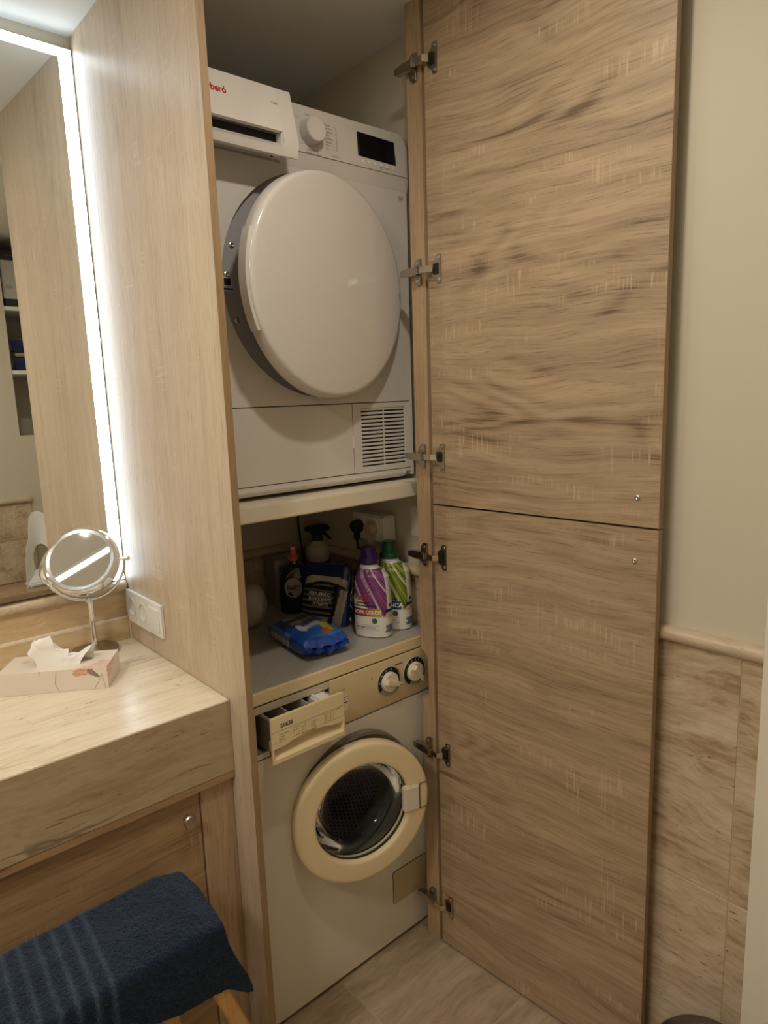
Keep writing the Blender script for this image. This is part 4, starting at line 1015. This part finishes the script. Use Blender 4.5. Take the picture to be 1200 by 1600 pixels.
# translucent white bag at the left, dark pouch at the rear
bm = bm_new()
def lump(cx, cy, z0, a, b, h, sd, amp):
    def f(u, v):
        q = 2 * math.pi * u; ph = math.pi * v; s = math.sin(ph) ** .7
        n_ = 1 + amp * mnoise.noise(Vector((math.cos(q) * 2 + sd, math.sin(q) * 2, v * 4)))
        return Vector((cx + a * s * math.cos(q) * n_, cy + b * s * math.sin(q) * n_, z0 + h * (.5 - .5 * math.cos(ph))))
    return f
grid(bm, lump(.262, .475, ZT, .050, .060, .125, 2.2, .22), 40, 30, wrap=True); bmesh.ops.remove_doubles(bm, verts=bm.verts[:], dist=.0006)
tag(obj('plastic_bag', bm, plain('bag_white', (.40, .37, .33), .45), origin=(.262, .475, ZT)), 'crumpled off-white bag at the left rear of the washer top', 'bag')
bm = bm_new(); grid(bm, lump(.556, .432, ZT, .034, .042, .145, 7.7, .18), 40, 30, wrap=True); bmesh.ops.remove_doubles(bm, verts=bm.verts[:], dist=.0006)
tag(obj('refill_pouch', bm, plain('pouch_grey', (.10, .11, .13), .35, coat=.2), origin=(.556, .432, ZT)), 'dark grey refill pouch by the right wall behind the capsule carton', 'pouch')

# double socket box on the right closet wall with two plugs, and a switch
t = thing('socket_box', 'surface-mounted white double socket box on the closet side wall', 'socket', (XR - .02, .29, 1.08))
bm = bm_new(); box(bm, XR - .045, XR - .0006, .221, .362, 1.0745, 1.1485, .004); obj('box_body', bm, WHITESOCK, t)
for y in (.322, .262):
    bm = bm_new(); lathe(bm, [(.021, 0), (.021, .003), (.018, .003), (.017, -.002)], (XR - .0452, y, 1.113), (-1, 0, 0), 32, cap0=False); obj('socket', bm, WHITESOCK, t)
def plug(label, y, mat, cat='plug'):
    k = thing('power_plug', label, cat, (XR - .06, y, 1.113))
    bm = bm_new(); lathe(bm, [(.0185, 0), (.0185, .018), (.0165, .024), (0, .024)], (XR - .0485, y, 1.113), (-1, 0, 0), 32); obj('plug_body', bm, mat, k)
    bm = bm_new(); box(bm, XR - .070, XR - .052, y - .008, y + .008, 1.072, 1.104, .005); obj('strain_relief', bm, mat, k)
    bm = bm_new(); tube(bm, [(XR - .061, y, 1.075), (XR - .056, y + .002, 1.05), (XR - .026, y + .008, 1.03), (XR - .022, y + .03, .93), (XR - .012, y + .05, .87)], .0035, 8); obj('cable', bm, mat, k)
plug('black power plug in the far socket of the white box', .322, plain('plug_black', (.02, .02, .02), .4))
plug('beige power plug in the near socket of the white box', .262, plain('plug_beige', (.46, .37, .26), .45))
t = thing('wall_switch', 'white switch plate on the closet wall next to the door post', 'switch', (XR, .115, 1.10))
bm = bm_new(); box(bm, XR - .006, XR + .0035, .075, .157, 1.100, 1.182, .002); obj('plate', bm, WHITESOCK, t)
bm = bm_new(); box(bm, XR - .010, XR - .0055, .088, .144, 1.113, 1.169, .002); obj('rocker', bm, WHITESOCK, t)
bm = bm_new(); tube(bm, [(.575, .655, 1.221), (.572, .658, 1.15), (.565, .655, 1.08), (.572, .650, .98), (.58, .645, .87)], .0035, 8)
tag(obj('electric_cable', bm, plain('plug_black', (.02, .02, .02), .4), origin=(.57, .65, .87)), 'black cord hanging in the rear corner of the closet below the shelf', 'cable')

# ================================================================== VANITY
YC = .0733; ZK = .8591; VXL = XL + .2
t = thing('countertop', 'pale travertine vanity countertop with a deep stone apron', 'countertop', (-.9, .35, .66))
bm = bm_new(); box(bm, VXL, PX0 - .0006, YC, YV - .001, ZK - .0045, ZK, .0012); obj('slab', bm, TRAV_TOP, t)
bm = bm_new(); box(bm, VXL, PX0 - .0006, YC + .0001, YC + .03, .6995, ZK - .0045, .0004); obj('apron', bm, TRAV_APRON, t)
t = thing('vanity_cabinet', 'oak vanity cabinet under the travertine countertop', 'cabinet', (-.9, .35, .0005))
bm = bm_new(); box(bm, VXL, PX0 - .0008, YC + .001, YC + .04, .6824, .6988, .0006); obj('top_rail', bm, OAK_X, t)
bm = bm_new(); box(bm, -.0893, PX0 - .0008, .0885, .108, .062, .682, .0006); obj('filler', bm, OAK_STILE, t)
bm = bm_new(); box(bm, -.56, -.0915, .0935, .112, .075, .6790, .0008); vd1 = obj('door', bm, OAK_X, t)
bm = bm_new(); box(bm, -1.06, -.565, .0935, .112, .075, .6790, .0008); vd2 = obj('door', bm, OAK_X, t)
bm = bm_new(); box(bm, VXL, PX0 - .0009, .115, YV - .01, .0008, .68); obj('carcass', bm, plain('carcass_dark', (.06, .04, .02), .7), t)
for (x, dr_) in ((-.1235, vd1), (-1.02, vd2)):
    bm = bm_new(); lathe(bm, [(.0065, 0), (.0055, .004), (.0050, .012), (.0085, .016), (.0135, .019), (.0145, .023), (.0125, .0275), (0, .0295)], (x, .0934, .629), (0, -1, 0), 28, cap0=False); tag(obj('knob', bm, BRONZE, dr_), 'round satin nickel knob')

# wall mirror with LED edges
t = thing('wall_mirror', 'large wall mirror with glowing white LED border above the vanity', 'mirror', (-.9, .61, 1.0225))
YM = .606
MT = .027                                           # the mirror hangs slightly out of parallel
def toed(bm):
    for v in bm.verts:
        if v.co.y < YM + .0045 and v.co.x < -.05: v.co.y -= (-.05 - v.co.x) * MT
    return bm
bm = bm_new(); box(bm, -1.75, -.0505, YM, YM + .0046, 1.0225, 2.2685); mg = obj('glass', toed(bm), MIRROR, t)
bm = bm_new(); box(bm, -1.75, -.0205, YM + .0047, YV - .0005, 1.0225, 2.2925); obj('back_frame', bm, plain('mirror_frame_dark', (.035, .03, .025), .4), t)
bm = bm_new(); box(bm, -.0498, -.0212, YM - .0005, YM + .006, 1.0230, 2.2892, .0008); obj('led_strip', bm, LED_M, t)
bm = bm_new(); box(bm, -1.75, -.0500, YM - .0005, YM + .006, 2.2690, 2.2892, 0); obj('led_strip', toed(bm), LED_M, t)
bm = bm_new(); box(bm, -1.75, -.0505, YM - .0008, YM, 1.0212, 1.0232); obj('bottom_edge', toed(bm), DARK, t)

# socket and switch plate on the partition
t = thing('socket_plate', 'white triple plate with two sockets and a switch on the oak partition', 'socket', (PX0, .488, .956))
def to_panel(bm):
    for v in bm.verts: a, d, z = v.co; v.co = (PX0 - d, a, z)
    return bm
bm = bm_new(); box(bm, .379, .5985, .0004, .0050, .9135, .9975, .0012); box(bm, .379, .4565, .0045, .0085, .9135, .9975, .0012); obj('plate', to_panel(bm), WHITEPL, t)
for (y0, y1, y) in ((.528, .5985, .563), (.457, .5275, .4925)):
    bm = bm_new(); plate_hole(bm, y0, y1, .9135, .9975, y, .9555, .0215, .0085, 0, 48)
    for zz in ((y0, y1, .9135), (y0, y1, .9975)): bm.faces.new([bm.verts.new(q) for q in ((y0, .0085, zz[2]), (y1, .0085, zz[2]), (y1, .004, zz[2]), (y0, .004, zz[2]))])
    bm.faces.new([bm.verts.new(q) for q in ((y0, .0085, .9135), (y0, .0085, .9975), (y0, .004, .9975), (y0, .004, .9135))])
    s = obj('socket', to_panel(bm), WHITEPL, t)
    bm = bm_new(); lathe(bm, [(.0245, .0085), (.0240, .0097), (.0220, .0097), (.0212, .0085), (.0200, -.008), (0, -.008)], (y, 0, .9555), (0, 1, 0), 40, cap0=False); obj('socket_well', to_panel(bm), plain('socket_well_shade', (.62, .61, .57), .4), s)  # well greyer than the plate: the shade of the recess is in its colour
    for dy in (-.0095, .0095):
        bm = bm_new(); lathe(bm, [(.0028, -.0076), (0, -.0076)], (y + dy, 0, .9555), (0, 1, 0), 12, cap0=False); obj('pin_hole', to_panel(bm), DARK, s)
bm = bm_new(); prism(bm, rounded(.390, .449, .927, .984, .004, 3), lambda a, b, d: (d, a, b), PX0 - .0120, PX0 - .0080, .0015); obj('switch_rocker', bm, WHITEPL, t)

# magnifying mirror
hn = Vector((math.sin(-.5555) * math.cos(.571), -math.cos(-.5555) * math.cos(.571), math.sin(.571)))
hc = Vector((-.142, .55, 1.108)); hm = hc - hn * .016; hax = Vector((0, 0, 1)).cross(hn).normalized()
bx, by = -.126, .563
t = thing('magnifying_mirror', 'round chrome magnifying mirror on a stem beside the tissue box', 'mirror', (bx, by, ZK + .0003))
bm = bm_new(); lathe(bm, [(.055, ZK + .0003), (.0565, ZK + .002), (.0565, ZK + .010), (.054, ZK + .0135), (0, ZK + .0145)], (bx, by, 0), (0, 0, 1), 64); obj('base', bm, plain('base_nickel', (.42, .38, .34), .22, metal=1.0), t)
bm = bm_new(); cyl(bm, (bx, by, ZK + .013), (bx, by, 1.000), .0068, 24); lathe(bm, [(.009, 0), (.009, .012), (.0068, .014)], (bx, by, ZK + .013), (0, 0, 1), 24); obj('stem', bm, CHROME, t)
# barrel head
bm = bm_new(); HR = .0835
lathe(bm, [(HR - .0055, .0165), (HR - .001, .0172), (HR + .0015, .0150), (HR + .0045, .008), (HR + .0060, 0), (HR + .0045, -.012), (HR + .001, -.022), (HR - .006, -.024), (0, -.024)], hm, hn, 96, cap0=False); head = obj('head', bm, CHROME, t, smooth=40)
bm = bm_new(); lathe(bm, [(HR - .0055, .0160), (HR - .013, .0140)], hm, hn, 96, cap0=False, cap1=False); obj('bevel_ring', bm, SATIN, head)
bm = bm_new(); Rc = 9.0; prof = []
for i in range(13):
    r = (HR - .013) * (1 - i / 12); prof.append((r, .0140 - (((HR - .013) ** 2 - r * r) / (2 * Rc))))
lathe(bm, prof, hm, hn, 96, cap0=False); obj('mirror_face', bm, MIRROR2, head, smooth=60)
# yoke
bm = bm_new(); pts = []; down = (Vector((0, 0, -1)) - hax * Vector((0, 0, -1)).dot(hax)).normalized()
for i in range(33):
    q = math.pi * i / 32; pts.append(hm + hax * math.cos(q) * .0995 + down * math.sin(q) * .0995)
tube(bm, pts, .0032, 12); obj('yoke', bm, CHROME, t)
yb = hm + down * .0995; bm = bm_new(); cyl(bm, (bx, by, .992), (yb.x, yb.y, yb.z), .0062, 16); obj('yoke_socket', bm, CHROME, t)
for s in (1, -1):
    bm = bm_new(); p = hm + hax * s * .088; lathe(bm, [(.0035, 0), (.0035, .014), (.0055, .0155), (.0062, .020), (.0045, .0245), (0, .0252)], p, hax * s, 18); obj('pivot_screw', bm, CHROME, t)
bm = bm_new(); ud = hn.cross(hax).normalized()
if ud.z < 0: ud = -ud
pd = (ud * .95 - hax * .2).normalized(); lathe(bm, [(.0085, 0), (.0085, .0015), (.004, .003), (0, .003)], hm + pd * (HR + .0035) - hn * .002, pd, 18); obj('switch_button', bm, plain('button_dark', (.05, .05, .07), .3), head)

# tissue box
BX = Vector((.838, -.545, 0)); ang = math.atan2(BX.y, BX.x)
t = thing('tissue_box', 'flat white tissue box printed with pink carnations on the countertop', 'box', (-.1785, .3192, ZK + .0004), ang)
Lb, Wb, Hb = .228, .105, .050
def pnoise(x, y, z=0): return mnoise.noise(Vector((x, y, z)))
def tis_print(co):
    x, y, z = co; white = (.74, .66, .58)
    u = x; v = z if y < .001 else Hb + y            # unfold front + top
    c = white
    if x > -.001: u = y; v = z
    fr = y < .001; sd = x > -.001; top = z > Hb - .001 and not fr
    # carnation on the front-top edge
    for (cx, cv, R, on) in ((-.046, Hb - .001, .024, not sd), (-.062, Hb - .010, .013, not sd), (-.010, Hb + .022, .033, not sd), (.020, Hb - .012, .026, sd), (.052, Hb - .004, .018, sd), (-.190, Hb + .066, .012, top)):
        if not on: continue
        dx, dv = (u - cx), (v - cv) * 1.15; r = math.hypot(dx, dv); a = math.atan2(dv, dx)
        edge = R * (.80 + .30 * pnoise(math.cos(a) * 3.2 + cx * 50, math.sin(a) * 3.2, 1) + .16 * pnoise(dx * 260, dv * 260, 7))
        f = 1 - smooth01(r, edge * .86, edge)
        if f > 0:
            ruf = .5 + .75 * pnoise(dx * 150 + 9 * pnoise(dx * 60, dv * 60), dv * 150, 2); ruf = max(0, min(1, ruf))
            lo, hi = ((.46, .17, .11), (.78, .48, .38)) if v < Hb - .002 and fr else ((.58, .30, .25), (.82, .62, .54))
            p_ = tuple(q0 + (q1 - q0) * ruf for q0, q1 in zip(lo, hi))
            c = tuple(w0 + (q0 - w0) * f * .92 for w0, q0 in zip(c, p_))
    if fr:
        dx, dv = u + .028, v - (Hb - .014); q = dx * .80 - dv * .60; r_ = dx * .60 + dv * .80
        if math.hypot(q / .016, r_ / (.0052 * (1 - .4 * q / .016))) < 1: c = tuple(q0 * (.8 + .4 * pnoise(u * 200, v * 200, 3)) for q0 in (.30, .25, .17))
        for (x0, z0, x1, z1) in ((-.012, .036, -.006, .0), (-.012, .030, -.030, .0), (-.105, .05, -.110, .02), (-.110, .02, -.103, .0), (-.140, .05, -.142, .040)):
            dd_ = Vector((x1 - x0, z1 - z0)); l2 = dd_.length_squared; f = max(0, min(1, ((u - x0) * dd_.x + (v - z0) * dd_.y) / l2))
            if math.hypot(u - x0 - f * dd_.x, v - z0 - f * dd_.y) < .0006: c = (.30, .22, .15)
    return c
bm = bm_new()
grid(bm, lambda u, v: Vector((-Lb * (1 - u), 0, Hb * v)), 240, 52)
grid(bm, lambda u, v: Vector((-Lb * (1 - u), .0012 + (Wb - .0012) * v, Hb)), 240, 110)
grid(bm, lambda u, v: Vector((0, .0012 + (Wb - .0012) * u, Hb * v)), 110, 52)
grid(bm, lambda u, v: Vector((-Lb, Wb * u, Hb * v)), 2, 2); grid(bm, lambda u, v: Vector((-Lb * u, Wb, Hb * v)), 2, 2); grid(bm, lambda u, v: Vector((-Lb * u, Wb * v, 0)), 2, 2)
bmesh.ops.remove_doubles(bm, verts=bm.verts[:], dist=.0002)
grid(bm, lambda u, v: Vector((-Lb * (1 - u), .0012 * v, Hb)), 60, 1); grid(bm, lambda u, v: Vector((0, .0012 * u, Hb * v)), 1, 10)
obj('box_body', bm, printed('tissue_print', .35, coat=.15), t, world=False, cols=tis_print)
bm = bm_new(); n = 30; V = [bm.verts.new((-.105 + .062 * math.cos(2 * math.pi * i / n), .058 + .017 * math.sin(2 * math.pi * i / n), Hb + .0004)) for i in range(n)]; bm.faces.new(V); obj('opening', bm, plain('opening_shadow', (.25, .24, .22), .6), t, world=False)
bm = bm_new()
def tf(u, v):
    q = Vector((u * 3.0, v * 2.2, 3.3))
    n1 = mnoise.noise(q); n2 = mnoise.noise(q * 2.3 + Vector((5, 1, 0))); n3 = mnoise.noise(q * 4.5)
    x = -.108 + (u - .5) * (.094 + .036 * math.sin(v * 2.6)) + .010 * n2
    fold = math.sin(v * math.pi)
    y = .058 + (v - .5) * .058 * (1 + .6 * fold * n1) - .010 * fold + .012 * n2 * fold
    z = Hb - .003 + 1.22 * fold ** .8 * (.034 + .016 * math.sin(u * 6.3 + .4) + .020 * n1 + .010 * n2) + .004 * n3 * fold - .006 * (u < .04)
    return Vector((x, y, max(Hb - .004, z)))
grid(bm, tf, 90, 60)
def mk_tissue():
    k = NT('tissue_paper'); k.b.inputs['Base Color'].default_value = (.95, .94, .91, 1); k.b.inputs['Roughness'].default_value = .9
    tl = k.n('ShaderNodeBsdfTranslucent'); tl.inputs[0].default_value = (.9, .88, .84, 1); mx = k.n('ShaderNodeMixShader'); mx.inputs[0].default_value = .18
    k.l(k.b.outputs[0], mx.inputs[1]); k.l(tl.outputs[0], mx.inputs[2]); k.l(mx.outputs[0], k.out.inputs[0]); return k.m
tag(obj('tissue', bm, mk_tissue(), t, world=False, smooth=60), 'crumpled white tissue')

# ================================================================== STOOL + TOWEL
SZ = .553
t = thing('stool', 'honey-coloured wooden stool half hidden under the navy towel', 'stool', (-.43, -.05, 0))
bm = bm_new()
for k in range(5): box(bm, -.70, -.185, -.135 + .037 * k, -.135 + .037 * k + .032, SZ - .022, SZ - .003, .002)
obj('seat_slats', bm, BEECH, t)
bm = bm_new(); box(bm, -.68, -.20, -.128, -.110, SZ - .065, SZ - .022, .002); box(bm, -.68, -.20, .018, .036, SZ - .065, SZ - .022, .002); obj('apron', bm, BEECH, t)
def leg(a, b, w_=.030, d_=.022):
    bm = bm_new(); a, b = Vector(a), Vector(b); V = []
    for P in (a, b):
        for i, j in ((-1, -1), (1, -1), (1, 1), (-1, 1)): V.append(bm.verts.new(P + Vector((i * w_ / 2, j * d_ / 2, 0))))
    fs = [bm.faces.new([V[i] for i in f]) for f in ((3, 2, 1, 0), (4, 5, 6, 7), (0, 1, 5, 4), (1, 2, 6, 5), (2, 3, 7, 6), (3, 0, 4, 7))]
    bmesh.ops.bevel(bm, geom=list({e for f in fs for e in f.edges}), offset=.003, segments=2, affect='EDGES'); obj('leg', bm, BEECH, t)
leg((-.222, -.140, SZ - .022), (-.035, -.150, 0)); leg((-.236, .020, SZ - .022), (-.205, .035, 0), .034)
leg((-.64, -.140, SZ - .022), (-.80, -.150, 0)); leg((-.64, .020, SZ - .022), (-.69, .035, 0))

def towel_path(s):       # s in metres from the back hem; returns (y, z)
    back, top, r = .05, .205, .016
    zt = SZ + .011; y0 = .058
    if s < back: return y0 + .002, zt - r - (back - s)
    s -= back; q = math.pi / 2 * r
    if s < q: a = s / r; return y0 - r + r * math.cos(a), zt - r + r * math.sin(a)
    s -= q; w_ = top - 2 * r + .004
    if s < w_: return y0 - r - s, zt + .004 * math.sin(math.pi * s / w_)
    s -= w_
    if s < q: a = s / r; return y0 - r - w_ - r * math.sin(a), zt - r + r * math.cos(a)
    s -= q; return y0 - r - w_ - r - .010 * math.sin(min(1, s / .12) * 1.6), zt - r - s
SL = .05 + .016 * math.pi + .177 + .150
bm = bm_new(); NU, NV = 300, 190
def twl(u, v):
    s = SL * v; y, z = towel_path(s)
    sf = max(0, s - .275)
    xr = -.172 + .010 * smooth01(s, .06, .26) + .030 * smooth01(s, .27, .42) + .008 * math.sin(s * 16) - .016 * (1 - smooth01(s, .03, .085))
    x = -.78 + (xr + .78) * u
    e = 1 - u
    drop = -.022 * smooth01(e, .0, .35) * 0
    if sf > 0:
        z += sf * (.02 + .24 * smooth01(e, .0, .09) + .30 * smooth01(e, .04, .42)); y += .006 * math.sin(x * 28) * smooth01(sf, 0, .1)
    z += .0035 * mnoise.noise(Vector((x * 9, s * 12, 1))) + .0018 * mnoise.noise(Vector((x * 30, s * 30, 4)))
    z -= .010 * smooth01(1 - e * 12, 0, 1) * (1 if sf <= 0 else 0)
    st = stripe(x, s)
    n_ = random.uniform(-1, 1) * .0013 * (1 - .75 * st)
    if sf > 0: y -= n_ + .0012 * st
    else: z += n_ + .0012 * st
    return Vector((x, y, z))
SX = [-.352 - .0265 * i for i in range(12)]
def stripe(x, s):
    return max(math.exp(-((x - q + .06 * (s - .06)) / .0042) ** 2) for q in SX)
grid(bm, twl, NU, NV)
bmesh.ops.solidify(bm, geom=bm.faces[:], thickness=-.010)
def twcol(co):
    x, y = co[0], co[1]; s = .05 + (.058 - y)
    st = stripe(x, max(0, min(.42, s)))
    a, b = (.0135, .0255, .0540), (.085, .125, .195)
    return tuple(p + (q - p) * st * .8 for p, q in zip(a, b))
tw = obj('bath_towel', bm, TERRY, origin=(-.43, -.05, SZ), cols=twcol, smooth=80)
tag(tw, 'navy terry towel with ribbed border draped over the wooden stool', 'towel')
# ================================================================== PEDAL BIN
bc = Vector((.4935, -.722, 0)); BRr = .094
t = thing('pedal_bin', 'round dark metal pedal bin on the floor behind the lower oak door', 'bin', tuple(bc))
bm = bm_new(); lathe(bm, [(BRr - .004, .0004), (BRr - .002, .012), (BRr - .002, .225), (BRr, .227), (BRr, .232)], bc, (0, 0, 1), 64); obj('body', bm, plain('bin_steel', (.30, .28, .26), .3, metal=1.0), t)
bm = bm_new(); lathe(bm, [(BRr + .0005, .232), (BRr + .001, .236), (BRr - .004, .242), (.066, .250), (.062, .2525), (.058, .2515), (.04, .255), (0, .257)], bc, (0, 0, 1), 64); ld = obj('lid', bm, plain('bin_lid', (.10, .09, .085), .25, metal=.6), t)
bm = bm_new(); tube(bm, [bc + Vector((math.cos(q) * (BRr + .0015), math.sin(q) * (BRr + .0015), .2335)) for q in (2 * math.pi * i / 64 for i in range(64))], .0022, 8, True); obj('lid_rim', bm, CHROME, ld)
bm = bm_new(); box(bm, bc.x - .10, bc.x - .06, bc.y - .11, bc.y - .075, .012, .02, .002); obj('pedal', bm, DARK, t)

# ================================================================== REAR NICHE CONTENTS (reflected in the mirror)
for z, lab in ((1.668, 'lower white niche shelf carrying navy towels, seen in the mirror'), (1.985, 'upper white niche shelf carrying a white box, seen in the mirror')):
    bm = bm_new(); box(bm, NX0 + .0006, NX1 - .0006, -1.845, -1.505, z - .020, z, .0015); tag(obj('niche_shelf', bm, WHITEPL, origin=(.40, -1.67, z)), lab, 'shelf', 'niche shelves')
for i, (z, lab) in enumerate(((1.669, 'rolled navy towel lying directly on the niche shelf'), (1.760, 'rolled navy towel on top of the beige one in the niche'))):
    bm = bm_new(); b_ = []
    def rf(u, v, z=z):
        q = 2 * math.pi * u; rr = .036 * (1 + .10 * math.sin(q * 2 + z * 9)) * (1 if .03 < v < .97 else .8)
        return Vector((.398 + .18 * v, -1.585 + rr * 1.25 * math.cos(q), z + .037 + rr * math.sin(q)))
    V = grid(bm, rf, 30, 16, wrap=True); bm.faces.new(V[0]); bm.faces.new(list(reversed(V[-1])))
    tag(obj('rolled_towel', bm, NAVY, origin=(.49, -1.585, z)), lab, 'towel', 'towels in the rear niche')
bm = bm_new()
for k in range(1): box(bm, .408, .578, -1.63, -1.545, 1.741, 1.7595, .006)
tag(obj('folded_towel', bm, plain('beige_towel', (.45, .36, .25), .95), origin=(.49, -1.585, 1.741)), 'folded beige towel between two navy ones in the niche', 'towel', 'towels in the rear niche')
t = thing('storage_box', 'white lidded box on the upper niche shelf, seen in the mirror', 'box', (.48, -1.66, 1.9858))
bm = bm_new(); box(bm, .388, .576, -1.80, -1.530, 1.9858 + .040, 2.215, .003); obj('box_body', bm, plain('box_card', (.55, .55, .50), .5), t)
bm = bm_new(); box(bm, .386, .578, -1.802, -1.528, 2.215, 2.235, .002); obj('lid_edge', bm, plain('box_trim_dark', (.03, .03, .03), .4), t)
bm = bm_new(); box(bm, .392, .572, -1.80, -1.535, 1.9858, 1.9858 + .040); obj('box_base', bm, plain('box_trim_dark', (.03, .03, .03), .4), t)
lettering([('BLK', .026, -.415, 2.085, dict(sx=.8))], lambda u, v: (-u, -1.5292, v), INKGREY, t)
# moulded bath seat on the ledge
t = thing('bath_chair', 'white moulded plastic seat back with an oval hole, seen in the mirror', 'chair', (.375, -1.38, .5755))
bm = bm_new()
out = [(-.105, 0), (-.098, .06), (-.088, .13), (-.072, .20), (-.052, .235), (-.042, .29), (-.030, .335), (-.008, .362), (.018, .368), (.042, .355), (.055, .325), (.060, .28), (.066, .235), (.085, .19), (.098, .12), (.104, .05), (.106, 0)]
hole = []
n = len(out)
cxh, czh, a_, b_ = 0.0, .115, .046, .085
inn = []
for (x, z) in out:
    q = math.atan2((z - czh) / .19, (x - cxh) / .10); inn.append((cxh + a_ * math.cos(q), czh + b_ * math.sin(q)))
def bsp(x, z, d): return (.375 + x, -1.395 + .5 * x * x / .1 - .10 * (z / .37) ** 2 * .6 + d, .5758 + z)
A = [[bm.verts.new(bsp(x, z, d)) for x, z in P] for P in (out, inn) for d in (0, .008)]
o0, o1, i0, i1 = A
for i in range(n):
    j = (i + 1) % n
    if j: bm.faces.new((o0[i], o0[j], i0[j], i0[i])); bm.faces.new((o1[j], o1[i], i1[i], i1[j])); bm.faces.new((o0[j], o0[i], o1[i], o1[j])); bm.faces.new((i0[i], i0[j], i1[j], i1[i]))
    else:
        bm.faces.new((o0[i], o0[0], i0[0], i0[i])); bm.faces.new((o1[0], o1[i], i1[i], i1[0])); bm.faces.new((i0[i], i0[0], i1[0], i1[i])); bm.faces.new((o0[0], o0[i], o1[i], o1[0]))
obj('seat_back', bm, WHITEPL, t)
bm = bm_new(); box(bm, .275, .48, -1.39, -1.30, .5757, .600, .008); obj('seat_pan', bm, WHITEPL, t)

# ================================================================== LIGHT FITTINGS
for i, (x, y, wts, lr) in enumerate(DOWNLIGHTS):
    t = thing('ceiling_light', ('round recessed downlight in front of the laundry closet', 'round recessed downlight over the middle of the room', 'small recessed spot above the vanity')[i], 'light', (x, y, ZC - .01), 0, 'ceiling downlights')
    bm = bm_new(); lathe(bm, [(lr + .010, ZC - .0006), (lr + .010, ZC - .005), (lr + .002, ZC - .006), (lr, ZC - .002)], (x, y, 0), (0, 0, 1), 40, False, False); obj('trim_ring', bm, WHITEPL, t)
    bm = bm_new(); lathe(bm, [(lr, ZC - .0022), (0, ZC - .0022)], (x, y, 0), (0, 0, 1), 32, cap0=False); obj('lens', bm, LAMP_M, t)
    lo = area_light('downlight_lamp', (0, 0, .0035), lr * 1.9, wts, WARM); lo.parent = t
t = thing('fill_lamp', 'added large round fill lamp on the ceiling, out of view', 'light', (FILL[0], FILL[1], ZC - .03))  # made-up lamp, put in to fill the room with soft light
bm = bm_new(); lathe(bm, [(.20, ZC - .0006), (.20, ZC - .040), (.185, ZC - .045)], (FILL[0], FILL[1], 0), (0, 0, 1), 64, False, False); obj('housing', bm, WHITEPL, t)
bm = bm_new(); lathe(bm, [(.185, ZC - .0445), (0, ZC - .0445)], (FILL[0], FILL[1], 0), (0, 0, 1), 64, cap0=False); obj('diffuser', bm, plain('fill_diffuser', (.9, .9, .9), .4, emit=(1.0, .9, .75), es=3.0), t)
lo = area_light('fill_lamp_light', (0, 0, -.016), .36, FILL[2], WARM); lo.parent = t
t = thing('led_profile', 'long ceiling LED profile over the vanity', 'light', (-1.15, -.02, ZC - .01))
bm = bm_new(); box(bm, -1.75, -.62, -.040, 0.0, ZC - .006, ZC - .0006); obj('channel', bm, WHITEPL, t)
bm = bm_new(); box(bm, -1.745, -.625, -.029, -.011, ZC - .0075, ZC - .0062); obj('diffuser', bm, CEIL_LED, t)
